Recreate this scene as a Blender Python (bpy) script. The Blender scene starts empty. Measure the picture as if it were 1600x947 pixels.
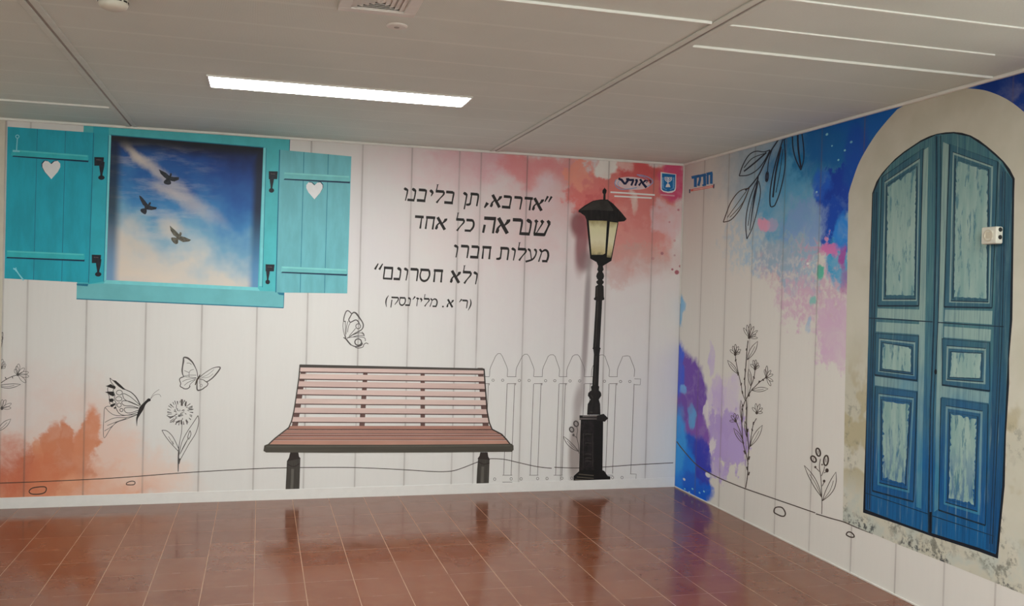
import bpy, bmesh, math, random
from mathutils import Vector, Matrix
from mathutils.geometry import tessellate_polygon
random.seed(7)
S = bpy.context.scene
COL = S.collection

# ------------------------------------------------------------------ camera, sky, exposure
FPX, YAW, PITCH, ROLL = 1438.49, 0.2667, -0.0150, 0.0273
CAM = Vector((-3.1949, -6.6585, 1.5283))
H = 2.55                                   # ceiling height
FW = Vector((math.sin(YAW) * math.cos(PITCH), math.cos(YAW) * math.cos(PITCH), math.sin(PITCH)))
_r = Vector((math.cos(YAW), -math.sin(YAW), 0)); _u = _r.cross(FW)
RT = _r * math.cos(ROLL) + _u * math.sin(ROLL)
UP = -_r * math.sin(ROLL) + _u * math.cos(ROLL)
cd = bpy.data.cameras.new('camera'); cam = bpy.data.objects.new('camera', cd); COL.objects.link(cam)
cam.matrix_world = Matrix(((RT.x, UP.x, -FW.x, CAM.x), (RT.y, UP.y, -FW.y, CAM.y), (RT.z, UP.z, -FW.z, CAM.z), (0, 0, 0, 1)))
cd.sensor_width = 36; cd.lens = FPX / 1600 * 36; cd.clip_start = 0.05
S.camera = cam
S.view_settings.view_transform = 'Standard'; S.view_settings.look = 'None'
S.view_settings.gamma = 1; S.view_settings.use_curve_mapping = False
S.view_settings.exposure = 0.0
W = bpy.data.worlds.new('daylight'); S.world = W; W.use_nodes = True
W.node_tree.nodes['Background'].inputs[0].default_value = (0.95, 1.0, 0.94, 1)
W.node_tree.nodes['Background'].inputs[1].default_value = 2.5
LED_STRENGTH = 43.0
LED_COLOR = (0.975, 1.0, 0.965)
ROOM_X0, ROOM_Y0 = -6.6, -8.4              # the hall opens to daylight behind the camera

# ------------------------------------------------------------------ photo measurements -> walls
def _ray(x, y): return FW + RT * ((x - 800) / FPX) - UP * ((y - 473.5) / FPX)
def on_back(x, y):
    d = _ray(x, y); p = CAM + d * (-CAM.y / d.y); return (p.x, p.z)
def on_right(x, y):
    d = _ray(x, y); p = CAM + d * (-CAM.x / d.x); return (p.y, p.z)
def on_level(x, y, z):
    d = _ray(x, y); return CAM + d * ((z - CAM.z) / d.z)
UV = {'back': on_back, 'right': on_right}
def to3(wall, u, z, h): return Vector((u, -h, z)) if wall == 'back' else Vector((-h, u, z))

# ------------------------------------------------------------------ naming and tagging
def tag(o, label=None, cat=None, group=None, kind=None):
    if label: o['label'] = label
    if cat: o['category'] = cat
    if group: o['group'] = group
    if kind: o['kind'] = kind
    return o
def thing(name, loc, label, cat, group=None):
    o = bpy.data.objects.new(name, None); COL.objects.link(o); o.location = loc; o.empty_display_size = .05
    return tag(o, label, cat, group)
def origin_of(parent):
    v = Vector((0, 0, 0))
    while parent is not None:
        v = v + parent.location; parent = parent.parent
    return v
def mesh_obj(name, verts, faces, m, parent=None, loc=None, smooth=False):
    org = origin_of(parent) if parent is not None else (Vector(loc) if loc is not None else Vector((0, 0, 0)))
    me = bpy.data.meshes.new(name)
    me.from_pydata([tuple(Vector(v) - org) for v in verts], [], faces); me.update()
    bm = bmesh.new(); bm.from_mesh(me); bmesh.ops.recalc_face_normals(bm, faces=bm.faces); bm.to_mesh(me); bm.free()
    if smooth:
        for p in me.polygons: p.use_smooth = True
    me.materials.append(m)
    o = bpy.data.objects.new(name, me); COL.objects.link(o)
    if parent is not None: o.parent = parent
    elif loc is not None: o.location = loc
    return o

class Solid:
    def __init__(s): s.v = []; s.f = []
    def add(s, vs, fs):
        n = len(s.v); s.v += [tuple(v) for v in vs]; s.f += [tuple(i + n for i in f) for f in fs]; return s
    def box(s, a, b, bev=0.0):
        bm = bmesh.new(); bmesh.ops.create_cube(bm, size=1)
        for v in bm.verts:
            v.co = Vector([(a[i] + b[i]) / 2 + v.co[i] * (b[i] - a[i]) for i in range(3)])
        if bev > 0: bmesh.ops.bevel(bm, geom=list(bm.edges), offset=bev, segments=2, affect='EDGES', profile=.5)
        bm.verts.index_update()
        s.add([v.co.copy() for v in bm.verts], [[v.index for v in f.verts] for f in bm.faces]); bm.free(); return s
    def lathe(s, c, prof, axis='z', n=32):
        vs = []; fs = []
        for (r, t) in prof:
            for k in range(n):
                a = 2 * math.pi * k / n
                p = {'z': (r * math.cos(a), r * math.sin(a), t), 'x': (t, r * math.cos(a), r * math.sin(a)), 'y': (r * math.cos(a), t, r * math.sin(a))}[axis]
                vs.append(Vector(c) + Vector(p))
        for i in range(len(prof) - 1):
            for k in range(n):
                fs.append((i * n + k, i * n + (k + 1) % n, (i + 1) * n + (k + 1) % n, (i + 1) * n + k))
        fs.append(tuple(range(n))); fs.append(tuple(range((len(prof) - 1) * n, len(prof) * n)))
        return s.add(vs, fs)
    def build(s, name, m, parent=None, loc=None, smooth=False): return mesh_obj(name, s.v, s.f, m, parent, loc, smooth)

def smooth_line(pts, n=4, closed=False):
    if len(pts) < 3: return list(pts)
    out = []; L = len(pts)
    rng = range(L) if closed else range(L - 1)
    for i in rng:
        g = (lambda k: pts[k % L]) if closed else (lambda k: pts[min(max(k, 0), L - 1)])
        p0, p1, p2, p3 = g(i - 1), g(i), g(i + 1), g(i + 2)
        for k in range(n):
            t = k / n
            out.append(tuple(.5 * (2 * p1[j] + (p2[j] - p0[j]) * t + (2 * p0[j] - 5 * p1[j] + 4 * p2[j] - p3[j]) * t * t + (3 * p1[j] - p0[j] - 3 * p2[j] + p3[j]) * t ** 3) for j in range(len(p1))))
    if not closed: out.append(tuple(pts[-1]))
    return out

class Print:
    """thin cut film on a wall; shapes are given in photo measurements (1600 x 947) and laid on the wall in metres"""
    def __init__(s, wall, lo=0.0003, hi=0.0008): s.wall = wall; s.lo = lo; s.hi = hi; s.v = []; s.f = []; s.k = 0
    def _p(s, pts, h): return [to3(s.wall, *UV[s.wall](x, y), h) for x, y in pts]
    def _tick(s): s.k += 1; return s.hi + (s.k % 9) * 0.00001
    def poly(s, pts, smooth=False):
        if smooth: pts = smooth_line(pts, 4, True)
        h = s._tick(); top = s._p(pts, h); bot = s._p(pts, s.lo); n = len(s.v); k = len(pts)
        flat = [Vector((UV[s.wall](x, y)[0], UV[s.wall](x, y)[1], 0)) for x, y in pts]
        s.v += top + bot
        for t in tessellate_polygon([flat]): s.f.append(tuple(n + i for i in t))
        for i in range(k): s.f.append((n + i, n + (i + 1) % k, n + k + (i + 1) % k, n + k + i))
        return s
    def rib(s, pts, w, smooth=True, closed=False):
        """stroke; w = width, or list of widths"""
        ws = list(w) if isinstance(w, (list, tuple)) else [w] * len(pts)
        q = [(p[0], p[1], ws[i]) for i, p in enumerate(pts)]
        if smooth and len(q) > 2: q = smooth_line(q, 4, closed)
        L = []; R = []; k = len(q)
        for i in range(k):
            a = q[(i - 1) % k] if (closed or i > 0) else q[i]
            b = q[(i + 1) % k] if (closed or i < k - 1) else q[i]
            dx, dy = b[0] - a[0], b[1] - a[1]; d = math.hypot(dx, dy) or 1
            nx, ny = -dy / d * q[i][2] / 2, dx / d * q[i][2] / 2
            L.append((q[i][0] + nx, q[i][1] + ny)); R.append((q[i][0] - nx, q[i][1] - ny))
        h = s._tick(); n = len(s.v)
        s.v += s._p(L, h) + s._p(R, h) + s._p(L, s.lo) + s._p(R, s.lo)
        for i in range(k if closed else k - 1):
            j = (i + 1) % k
            s.f.append((n + i, n + j, n + k + j, n + k + i))
            s.f.append((n + i, n + j, n + 2 * k + j, n + 2 * k + i)); s.f.append((n + k + i, n + k + j, n + 3 * k + j, n + 3 * k + i))
        if not closed:
            for i in (0, k - 1): s.f.append((n + i, n + k + i, n + 3 * k + i, n + 2 * k + i))
        return s
    def disc(s, cx, cy, rx, ry=None, ang=0, n=16):
        ry = ry or rx; c, sn = math.cos(ang), math.sin(ang)
        return s.poly([(cx + rx * math.cos(t) * c - ry * math.sin(t) * sn, cy + rx * math.cos(t) * sn + ry * math.sin(t) * c) for t in [2 * math.pi * i / n for i in range(n)]])
    def ring(s, cx, cy, rx, ry=None, w=1, ang=0, n=16):
        ry = ry or rx; c, sn = math.cos(ang), math.sin(ang)
        return s.rib([(cx + rx * math.cos(t) * c - ry * math.sin(t) * sn, cy + rx * math.cos(t) * sn + ry * math.sin(t) * c) for t in [2 * math.pi * i / n for i in range(n)]], w, False, True)
    def build(s, name, m, parent=None, base=None):
        loc = None if base is None else to3(s.wall, *UV[s.wall](*base), 0)
        return mesh_obj(name, s.v, s.f, m, parent, loc)
def print_thing(name, wall, base, label, cat, group=None):
    return thing(name, to3(wall, *UV[wall](*base), 0), label, cat, group)

def zoomed(ox, oy, sc):
    return lambda *pts: [(ox + x / sc, oy + y / sc) for x, y in pts]

# ------------------------------------------------------------------ materials
def lin(c):
    c = c / 255
    return c / 12.92 if c <= .04045 else ((c + .055) / 1.055) ** 2.4
REF = {'BL': (204, 200, 193), 'BU': (184, 179, 173), 'RM': (180, 172, 162), 'RU': (158, 152, 143)}
def alb(rgb, ref='BL', white=.78):
    """pigment whose printed tone next to the white planks is rgb"""
    return tuple(min(.9, max(.003, lin(c) / lin(w) * white)) for c, w in zip(rgb, REF[ref])) + (1,)

class NT:
    def __init__(s, m): s.m = m; s.t = m.node_tree; s.n = s.t.nodes; s.l = s.t.links
    def new(s, typ, **kw):
        n = s.n.new(typ)
        for k, v in kw.items(): setattr(n, k, v)
        return n
    def put(s, sock, v):
        if isinstance(v, bpy.types.NodeSocket): s.l.new(v, sock)
        elif v is not None: sock.default_value = v
    def math(s, op, a, b=None, c=None, clamp=False):
        n = s.new('ShaderNodeMath', operation=op, use_clamp=clamp); s.put(n.inputs[0], a)
        if b is not None: s.put(n.inputs[1], b)
        if c is not None: s.put(n.inputs[2], c)
        return n.outputs[0]
    def vmath(s, op, a, b=None, out=0, scale=None):
        n = s.new('ShaderNodeVectorMath', operation=op); s.put(n.inputs[0], a)
        if b is not None: s.put(n.inputs[1], b)
        if scale is not None: s.put(n.inputs['Scale'], scale)
        return n.outputs[out]
    def mix(s, f, a, b, blend='MIX'):
        n = s.new('ShaderNodeMix', data_type='RGBA', blend_type=blend, clamp_factor=True)
        s.put(n.inputs[0], f); s.put(n.inputs[6], a); s.put(n.inputs[7], b); return n.outputs[2]
    def step(s, v, a, b, c=0., d=1., smooth=True):
        n = s.new('ShaderNodeMapRange', interpolation_type='SMOOTHSTEP' if smooth else 'LINEAR', clamp=True)
        s.put(n.inputs[0], v)
        for i, x in enumerate((a, b, c, d)): s.put(n.inputs[i + 1], x)
        return n.outputs[0]
    def noise(s, vec, scale, detail=3, rough=.55, out=0, dist=0):
        n = s.new('ShaderNodeTexNoise'); s.put(n.inputs['Vector'], vec)
        n.inputs['Scale'].default_value = scale; n.inputs['Detail'].default_value = detail
        n.inputs['Roughness'].default_value = rough; n.inputs['Distortion'].default_value = dist
        return n.outputs[out]
    def pos(s): return s.new('ShaderNodeNewGeometry').outputs['Position']
    def scaled(s, vec, sc): return s.vmath('MULTIPLY', vec, sc)
def new_mat(name, rough=.5, spec=.4):
    m = bpy.data.materials.new(name); m.use_nodes = True
    b = m.node_tree.nodes['Principled BSDF']; b.inputs['Roughness'].default_value = rough
    b.inputs['Specular IOR Level'].default_value = spec
    return m, NT(m), b
_cache = {}
def paint(name, rgb, ref='BL', rough=.5, var=.06, scale=14., stretch=(1, 1, 1), alb_direct=None, spec=.3):
    """plain pigment with a slight procedural unevenness"""
    if name in _cache: return _cache[name]
    m, t, b = new_mat(name, rough, spec); c = alb_direct + (1,) if alb_direct else alb(rgb, ref)
    n = t.noise(t.scaled(t.pos(), stretch), scale, 4)
    lo = tuple(x * (1 - var) for x in c[:3]) + (1,); hi = tuple(min(.95, x * (1 + var)) for x in c[:3]) + (1,)
    t.put(b.inputs['Base Color'], t.mix(t.step(n, .3, .7), lo, hi)); _cache[name] = m; return m

def local_scale(wall, px):
    a = UV[wall](px[0], px[1]); b = UV[wall](px[0] + 1, px[1]); c = UV[wall](px[0], px[1] + 1)
    return abs(b[0] - a[0]), abs(c[1] - a[1])

def mural_material(name, wall, washes, ref_white, dots):
    m, t, b = new_mat(name, .55, .25)
    p = t.pos(); sep = t.new('ShaderNodeSeparateXYZ'); t.put(sep.inputs[0], p)
    comb = t.new('ShaderNodeCombineXYZ'); t.put(comb.inputs[0], sep.outputs[0 if wall == 'back' else 1]); t.put(comb.inputs[1], sep.outputs[2])
    P = comb.outputs[0]
    # white boards with a faint grain
    grain = t.noise(t.scaled(P, (9, .8, 1)), 5, 4)
    k = (1, 1, 1) if wall == 'back' else (1, .985, .95)
    col = t.mix(t.step(grain, .3, .7), (.774 * k[0], .769 * k[1], .758 * k[2], 1), (.784 * k[0], .779 * k[1], .768 * k[2], 1))
    # watercolour
    n1 = t.vmath('SUBTRACT', t.noise(P, 3.2, 5, .62, 1), (.5, .5, .5)); n2 = t.vmath('SUBTRACT', t.noise(P, 13, 4, .6, 1), (.5, .5, .5))
    PW = {}
    for key, (a1, a2) in {'s': (.22, .05), 'm': (.45, .13), 'd': (.30, .36)}.items():
        PW[key] = t.vmath('ADD', P, t.vmath('ADD', t.vmath('SCALE', n1, scale=a1), t.vmath('SCALE', n2, scale=a2)))
    pig = t.step(t.noise(P, 6, 6, .65, 0, .6), .28, .68, .55, 1.1)
    pig_s = t.step(t.noise(P, 6, 6, .65, 0, .6), .28, .68, .84, 1.12)
    pig2 = t.step(t.noise(P, 22, 4, .6, 0, .3), .38, .6, .25, 1.1)
    PW['p'] = P
    for (cx, cy, rx, ry, ang, rgb, ref, soft, op, key) in washes:
        soft = soft if soft >= .7 or key == 'p' else soft * .55
        u, z = UV[wall](cx, cy); su, sz = local_scale(wall, (cx, cy))
        mp = t.new('ShaderNodeMapping', vector_type='TEXTURE'); t.put(mp.inputs[0], PW[key[0]])
        mp.inputs[1].default_value = (u, z, 0); mp.inputs[2].default_value = (0, 0, math.radians(ang)); mp.inputs[3].default_value = (rx * su, ry * sz, 1)
        d = t.vmath('LENGTH', mp.outputs[0], out=1)
        f = t.step(d, 1 + soft, max(0, 1 - soft), 0, op)
        if key != 'p': f = t.math('MULTIPLY', f, pig2 if key.endswith('x') else (pig_s if op >= .9 else pig), clamp=True)
        col = t.mix(f, col, alb(rgb, ref))
    for (cx, cy, r, rgb, ref, op) in dots:
        u, z = UV[wall](cx, cy); su, sz = local_scale(wall, (cx, cy))
        mp = t.new('ShaderNodeMapping', vector_type='TEXTURE'); t.put(mp.inputs[0], P)
        mp.inputs[1].default_value = (u, z, 0); mp.inputs[3].default_value = (r * su, r * sz, 1)
        col = t.mix(t.step(t.vmath('LENGTH', mp.outputs[0], out=1), 1.25, .75, 0, op), col, alb(rgb, ref))
    if wall == 'back':    # the print stops at the trim; plain paint beyond it
        col = t.mix(t.step(sep.outputs[0], -4.83, -4.829), (.66, .63, .55, 1), col)
    # printed board joints: UV holds the distance to both edges of a board
    uv = t.new('ShaderNodeUVMap'); uv.uv_map = 'edges'; su = t.new('ShaderNodeSeparateXYZ'); t.put(su.inputs[0], uv.outputs[0])
    dl, dr = su.outputs[0], su.outputs[1]
    g = t.math('MAXIMUM', t.step(dl, .013, .001, 0, .72), t.step(dr, .007, .001, 0, .72))
    halo = t.step(t.math('MINIMUM', dl, dr), .05, .0, 0, .10)
    fade = t.step(t.noise(t.scaled(P, (3, 1.2, 1)), 2.2, 3), .3, .7, .55, 1)
    col = t.mix(t.math('MULTIPLY', t.math('MAXIMUM', g, halo), fade), col, t.mix(.7, col, (.15, .11, .10, 1)))
    t.put(b.inputs['Base Color'], col)
    return m

# watercolour of the back wall: centre, radii, angle, printed tone, white reference, softness, strength, edge kind
BACK_WASH = [
    (880, 350, 230, 120, 0, (190, 168, 165), 'BU', .8, .7, 'm'), (700, 262, 110, 36, 0, (190, 164, 163), 'BU', .8, .6, 'm'),
    (900, 500, 220, 90, 0, (198, 190, 187), 'BL', .8, .45, 'm'), (560, 360, 70, 90, 0, (180, 172, 171), 'BU', .8, .45, 'm'),
    (800, 258, 72, 24, 0, (186, 126, 132), 'BU', .75, .85, 'm'), (850, 262, 60, 30, 0, (186, 118, 116), 'BU', .5, .9, 'm'), (735, 246, 45, 16, 0, (182, 136, 140), 'BU', .75, .75, 'm'), (720, 275, 30, 30, 0, (186, 158, 156), 'BU', .75, .7, 'm'),
    (870, 300, 60, 40, 0, (186, 136, 132), 'BU', .75, .65, 'm'), (830, 350, 50, 50, 0, (184, 156, 152), 'BU', .8, .6, 'm'), (845, 300, 24, 30, 0, (190, 172, 172), 'BU', .7, .7, 'm'),
    (980, 330, 78, 82, 0, (188, 122, 112), 'BU', .35, 1.0, 'm'), (925, 300, 34, 46, 0, (188, 104, 98), 'BU', .4, .95, 'd'), (1000, 300, 55, 45, 0, (182, 102, 95), 'BU', .35, .9, 'm'),
    (905, 270, 20, 26, 0, (198, 128, 110), 'BU', .5, .9, 'd'), (930, 330, 18, 24, 0, (178, 84, 84), 'BU', .5, .85, 'd'), (1000, 270, 30, 16, 0, (176, 78, 76), 'BU', .4, .95, 's'),
    (1010, 345, 40, 36, 0, (180, 106, 100), 'BU', .4, .85, 'd'), (990, 400, 56, 30, 0, (188, 146, 136), 'BL', .7, .85, 's'), (1000, 372, 50, 14, 0, (184, 120, 112), 'BU', .6, .7, 'd'),
    (960, 425, 22, 18, 0, (192, 158, 150), 'BL', .5, .7, 'm'), (1050, 282, 24, 30, 0, (176, 70, 98), 'BU', .35, 1.0, 's'), (1046, 345, 26, 26, 0, (186, 156, 155), 'BU', .5, .85, 'm'),
    (945, 263, 18, 15, 12, (196, 188, 178), 'BU', .3, 1.0, 's'), (978, 258, 16, 10, 0, (190, 160, 150), 'BU', .5, .85, 's'), (986, 316, 7, 18, 10, (192, 172, 160), 'BU', .5, .85, 's'),
    (90, 745, 160, 72, 0, (212, 176, 156), 'BL', .6, .9, 'm'), (40, 640, 80, 60, 0, (206, 184, 174), 'BL', .8, .7, 'm'), (140, 660, 60, 60, 0, (208, 184, 170), 'BL', .8, .7, 'm'),
    (85, 732, 60, 44, 0, (190, 116, 82), 'BL', .35, .95, 'm'), (82, 690, 14, 30, -6, (192, 120, 86), 'BL', .35, .92, 's'), (104, 688, 10, 34, 10, (190, 118, 84), 'BL', .35, .92, 's'), (134, 690, 16, 50, -14, (196, 126, 92), 'BL', .35, .9, 's'), (62, 712, 10, 30, 0, (198, 132, 98), 'BL', .35, .9, 's'), (178, 742, 40, 22, -20, (208, 150, 120), 'BL', .5, .85, 'm'), (40, 762, 90, 34, 0, (196, 122, 88), 'BL', .6, .95, 's'),
    (150, 766, 100, 22, 0, (208, 148, 116), 'BL', .6, .85, 's'), (20, 730, 40, 34, 0, (182, 96, 70), 'BL', .7, .85, 'm'), (75, 740, 22, 44, 0, (192, 108, 74), 'BL', .6, .6, 'm'), (225, 745, 70, 26, -10, (214, 186, 168), 'BL', .8, .8, 'm'),
    # drop shadow printed to the left of the street lamp picture
    (903, 350, 12, 20, 0, (116, 66, 68), 'BU', .45, .9, 'p'), (909, 380, 10, 44, -3, (124, 78, 80), 'BU', .45, .9, 'p'), (914, 408, 11, 16, 0, (132, 104, 103), 'BL', .5, .8, 'p'),
    (917.5, 470, 4.6, 62, -1.4, (142, 130, 127), 'BL', .6, .9, 'p'), (914, 545, 4.4, 60, -2, (142, 130, 127), 'BL', .6, .85, 'p'), (905, 625, 8, 26, -8, (142, 129, 125), 'BL', .7, .75, 'p'), (899, 702, 10, 52, -2, (146, 134, 126), 'BL', .4, .95, 'p'),
]
BACK_DOTS = [(1057.5, 425.5, 3.4, (150, 70, 82), 'BL', .9), (1050.5, 421, 1.8, (160, 90, 100), 'BL', .9), (1063, 416, 2.2, (160, 92, 100), 'BL', .9), (1034.5, 396, 2.4, (160, 104, 108), 'BL', .9), (1054, 399, 1.6, (176, 140, 140), 'BL', .8), (1060, 328, 1.8, (160, 90, 100), 'BU', .8), (1046, 347, 1.5, (170, 110, 112), 'BU', .8), (1054, 376, 2, (176, 130, 130), 'BU', .8), (1020, 404, 2.5, (180, 130, 126), 'BL', .8)]
RIGHT_WASH = [
    (1250, 270, 112, 118, 0, (92, 126, 138), 'RU', .6, .92, 'm'), (1185, 245, 66, 60, 0, (112, 122, 124), 'RU', .75, .8, 'm'), (1165, 370, 36, 50, 0, (132, 142, 142), 'RU', .6, .75, 'dx'), (1190, 390, 26, 40, 0, (112, 134, 142), 'RU', .6, .7, 'dx'),
    (1275, 235, 80, 62, 0, (18, 84, 118), 'RU', .55, .97, 'm'), (1225, 320, 44, 62, 0, (62, 116, 138), 'RU', .5, .85, 'd'), (1330, 205, 80, 50, 0, (6, 70, 114), 'RU', .4, 1.0, 's'),
    (1298, 330, 22, 58, 0, (10, 52, 124), 'RU', .3, 1.0, 'm'), (1312, 285, 22, 34, 0, (8, 44, 116), 'RU', .35, 1.0, 'd'), (1282, 290, 12, 26, 0, (20, 70, 140), 'RU', .5, .85, 's'), (1255, 350, 34, 34, 0, (96, 114, 142), 'RU', .5, .75, 'd'),
    (1312, 410, 18, 44, 0, (52, 130, 160), 'RM', .3, .97, 's'), (1310, 385, 30, 14, 0, (34, 94, 160), 'RM', .4, .9, 'd'), (1275, 395, 34, 16, 0, (178, 120, 142), 'RM', .4, .92, 'd'), (1300, 388, 14, 10, 0, (178, 98, 140), 'RM', .35, .92, 's'), (1230, 415, 40, 34, 0, (168, 136, 140), 'RM', .6, .8, 'dx'), (1192, 355, 10, 11, 0, (172, 112, 126), 'RU', .3, .9, 's'), (1205, 350, 10, 12, 0, (150, 124, 138), 'RU', .4, .7, 's'),
    (1290, 462, 46, 30, 0, (170, 140, 146), 'RM', .5, .85, 'dx'), (1262, 440, 22, 24, 0, (118, 148, 156), 'RM', .5, .8, 'dx'), (1305, 525, 34, 46, 0, (172, 138, 152), 'RM', .4, .85, 'd'), (1230, 440, 14, 16, 0, (124, 148, 156), 'RM', .5, .75, 'dx'), (1320, 402, 7, 22, 0, (142, 56, 124), 'RM', .3, .97, 's'), (1319, 445, 8, 20, 0, (140, 68, 122), 'RM', .4, .85, 's'), (1245, 470, 34, 34, 0, (172, 140, 148), 'RM', .5, .85, 'dx'), (1235, 400, 40, 24, 0, (118, 146, 156), 'RM', .5, .8, 'dx'),
    (1284, 432, 6, 10, 0, (72, 150, 124), 'RM', .4, .92, 's'), (1268, 475, 5, 8, 0, (104, 156, 142), 'RM', .4, .85, 's'), (1262, 505, 4, 12, 0, (128, 148, 160), 'RM', .4, .8, 's'), (1215, 395, 30, 26, 0, (128, 142, 148), 'RM', .6, .7, 'dx'),
    (1430, 140, 160, 70, 0, (4, 66, 120), 'RU', .35, 1.0, 's'), (1610, 150, 110, 110, 0, (2, 36, 92), 'RU', .4, 1.0, 's'), (1318, 362, 12, 30, 0, (30, 96, 150), 'RU', .5, .95, 's'), (1335, 255, 22, 56, 0, (8, 56, 120), 'RU', .5, .95, 's'),
    (1130, 640, 30, 56, 0, (170, 152, 166), 'RM', .4, .8, 'm'), (1136, 684, 34, 46, -14, (148, 124, 160), 'RM', .22, .95, 'd'), (1146, 700, 10, 22, 0, (152, 130, 164), 'RM', .3, .9, 's'), (1122, 715, 16, 34, 0, (152, 128, 164), 'RM', .3, .85, 'd'), (1122, 610, 9, 34, 0, (160, 136, 164), 'RM', .3, .8, 's'),
    (1068, 622, 34, 72, -6, (94, 60, 128), 'RM', .18, 1.0, 's'), (1088, 690, 20, 48, 0, (108, 66, 134), 'RM', .2, .97, 's'), (1060, 580, 10, 42, 0, (56, 76, 160), 'RM', .3, .97, 's'), (1064, 490, 5, 26, 0, (104, 146, 168), 'RM', .35, .92, 's'),
    (1072, 735, 30, 58, -16, (6, 66, 150), 'RM', .2, 1.0, 's'), (1064, 745, 24, 56, 0, (8, 98, 172), 'RM', .3, 1.0, 's'), (1060, 690, 12, 50, 0, (44, 122, 176), 'RM', .5, .92, 's'), (1088, 762, 24, 26, 0, (8, 76, 162), 'RM', .25, 1.0, 's'), (1098, 722, 14, 34, -20, (40, 44, 138), 'RM', .3, .92, 's'),
    (1068, 612, 5, 9, 0, (96, 136, 182), 'RM', .5, .92, 's'), (1082, 652, 6, 20, 0, (78, 130, 166), 'RM', .4, .88, 's'), (1110, 555, 5, 28, -8, (162, 142, 164), 'RM', .4, .75, 's'), (1112, 698, 4, 12, 10, (184, 172, 166), 'RM', .3, .95, 's'), (1104, 640, 5, 14, 10, (182, 170, 164), 'RM', .3, .9, 's'),
]
RIGHT_DOTS = [(1069, 749, 2.0, (190, 210, 222), 'RM', .9), (1082, 764, 1.4, (120, 180, 220), 'RM', .9), (1070, 764, 1.2, (120, 180, 220), 'RM', .8), (1093, 770, 1.4, (120, 170, 220), 'RM', .8), (1106, 742, 4, (190, 186, 184), 'RM', .95), (1100, 768, 1.4, (130, 180, 220), 'RM', .8), (1077, 769, 1.2, (150, 200, 225), 'RM', .8),
              (1292, 210, 2, (110, 160, 176), 'RU', .8), (1320, 235, 1.6, (110, 160, 176), 'RU', .8), (1300, 228, 1.3, (110, 160, 176), 'RU', .7), (1262, 412, 2, (190, 190, 186), 'RM', .9), (1310, 250, 1.5, (110, 160, 180), 'RU', .8), (1330, 222, 2, (100, 150, 176), 'RU', .7), (1276, 300, 1.5, (130, 170, 180), 'RU', .7)]

M_BACK = mural_material('back_mural_print', 'back', BACK_WASH, 'BL', BACK_DOTS)
M_RIGHT = mural_material('right_mural_print', 'right', RIGHT_WASH, 'RM', RIGHT_DOTS)
M_TRIM = paint('white_trim', None, alb_direct=(.72, .70, .66), rough=.45, var=.03)
M_BRIGHT = paint('bright_white_trim', None, alb_direct=(.88, .90, .86), rough=.3, var=.02)
M_SKIRT = paint('white_skirting', None, alb_direct=(.80, .795, .78), rough=.5, var=.02)
M_CREAM = paint('cream_wall_paint', None, alb_direct=(.66, .62, .53), rough=.6, var=.03)
M_INK = paint('black_line_ink', None, alb_direct=(.022, .018, .018), rough=.5, var=.15)
M_INK_SOFT = paint('soft_grey_line_ink', None, alb_direct=(.10, .09, .088), rough=.5, var=.2)
M_INK_FAINT = paint('faint_grey_line_ink', None, alb_direct=(.20, .185, .18), rough=.5, var=.2)
M_INK_BROWN = paint('brown_line_ink', None, alb_direct=(.06, .042, .035), rough=.5, var=.2)
M_INK_BLUE = paint('blue_black_line_ink', None, alb_direct=(.012, .022, .045), rough=.5, var=.2)

def floor_material():
    m, t, b = new_mat('glazed_terracotta_tile', .16, .42)
    p = t.pos(); s = t.new('ShaderNodeSeparateXYZ'); t.put(s.inputs[0], p)
    tx, ty = .2493, .2715
    fx = t.math('DIVIDE', t.math('ADD', s.outputs[0], 4.6905 + 20 * tx), tx); fy = t.math('DIVIDE', t.math('ADD', s.outputs[1], .24 + 60 * ty), ty)
    ex = t.math('ABSOLUTE', t.math('SUBTRACT', t.math('FRACT', t.math('ADD', fx, .5)), .5))
    ey = t.math('ABSOLUTE', t.math('SUBTRACT', t.math('FRACT', t.math('ADD', fy, .5)), .5))
    cell = t.new('ShaderNodeCombineXYZ'); t.put(cell.inputs[0], t.math('FLOOR', fx)); t.put(cell.inputs[1], t.math('FLOOR', fy))
    wn = t.new('ShaderNodeTexWhiteNoise', noise_dimensions='2D'); t.put(wn.inputs['Vector'], cell.outputs[0])
    base = t.mix(wn.outputs[0], (.165, .047, .021, 1), (.205, .066, .031, 1))
    blot = t.noise(p, 7, 5, .6); base = t.mix(t.step(blot, .35, .75, 0, .55), base, (.235, .092, .046, 1))
    wear = t.noise(p, 3, 4, .6)
    gx = t.math('MULTIPLY', t.step(ex, .011, .004), t.step(wear, .3, .5, .25, .9)); gy = t.math('MULTIPLY', t.step(ey, .008, .003), t.step(t.noise(p, 5, 3), .4, .62, .05, .6))
    g = t.math('MAXIMUM', gx, gy)
    t.put(b.inputs['Base Color'], t.mix(g, base, (.46, .29, .19, 1)))
    t.put(b.inputs['Roughness'], t.math('ADD', t.step(t.noise(p, 9, 4), .3, .7, .10, .2), t.math('MULTIPLY', g, .4)))
    bp = t.new('ShaderNodeBump'); bp.inputs['Strength'].default_value = .035; bp.inputs['Distance'].default_value = .004
    t.put(bp.inputs['Height'], t.math('SUBTRACT', t.noise(p, 5, 2), t.math('MULTIPLY', g, .6))); t.l.new(bp.outputs[0], b.inputs['Normal'])
    return m
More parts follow.
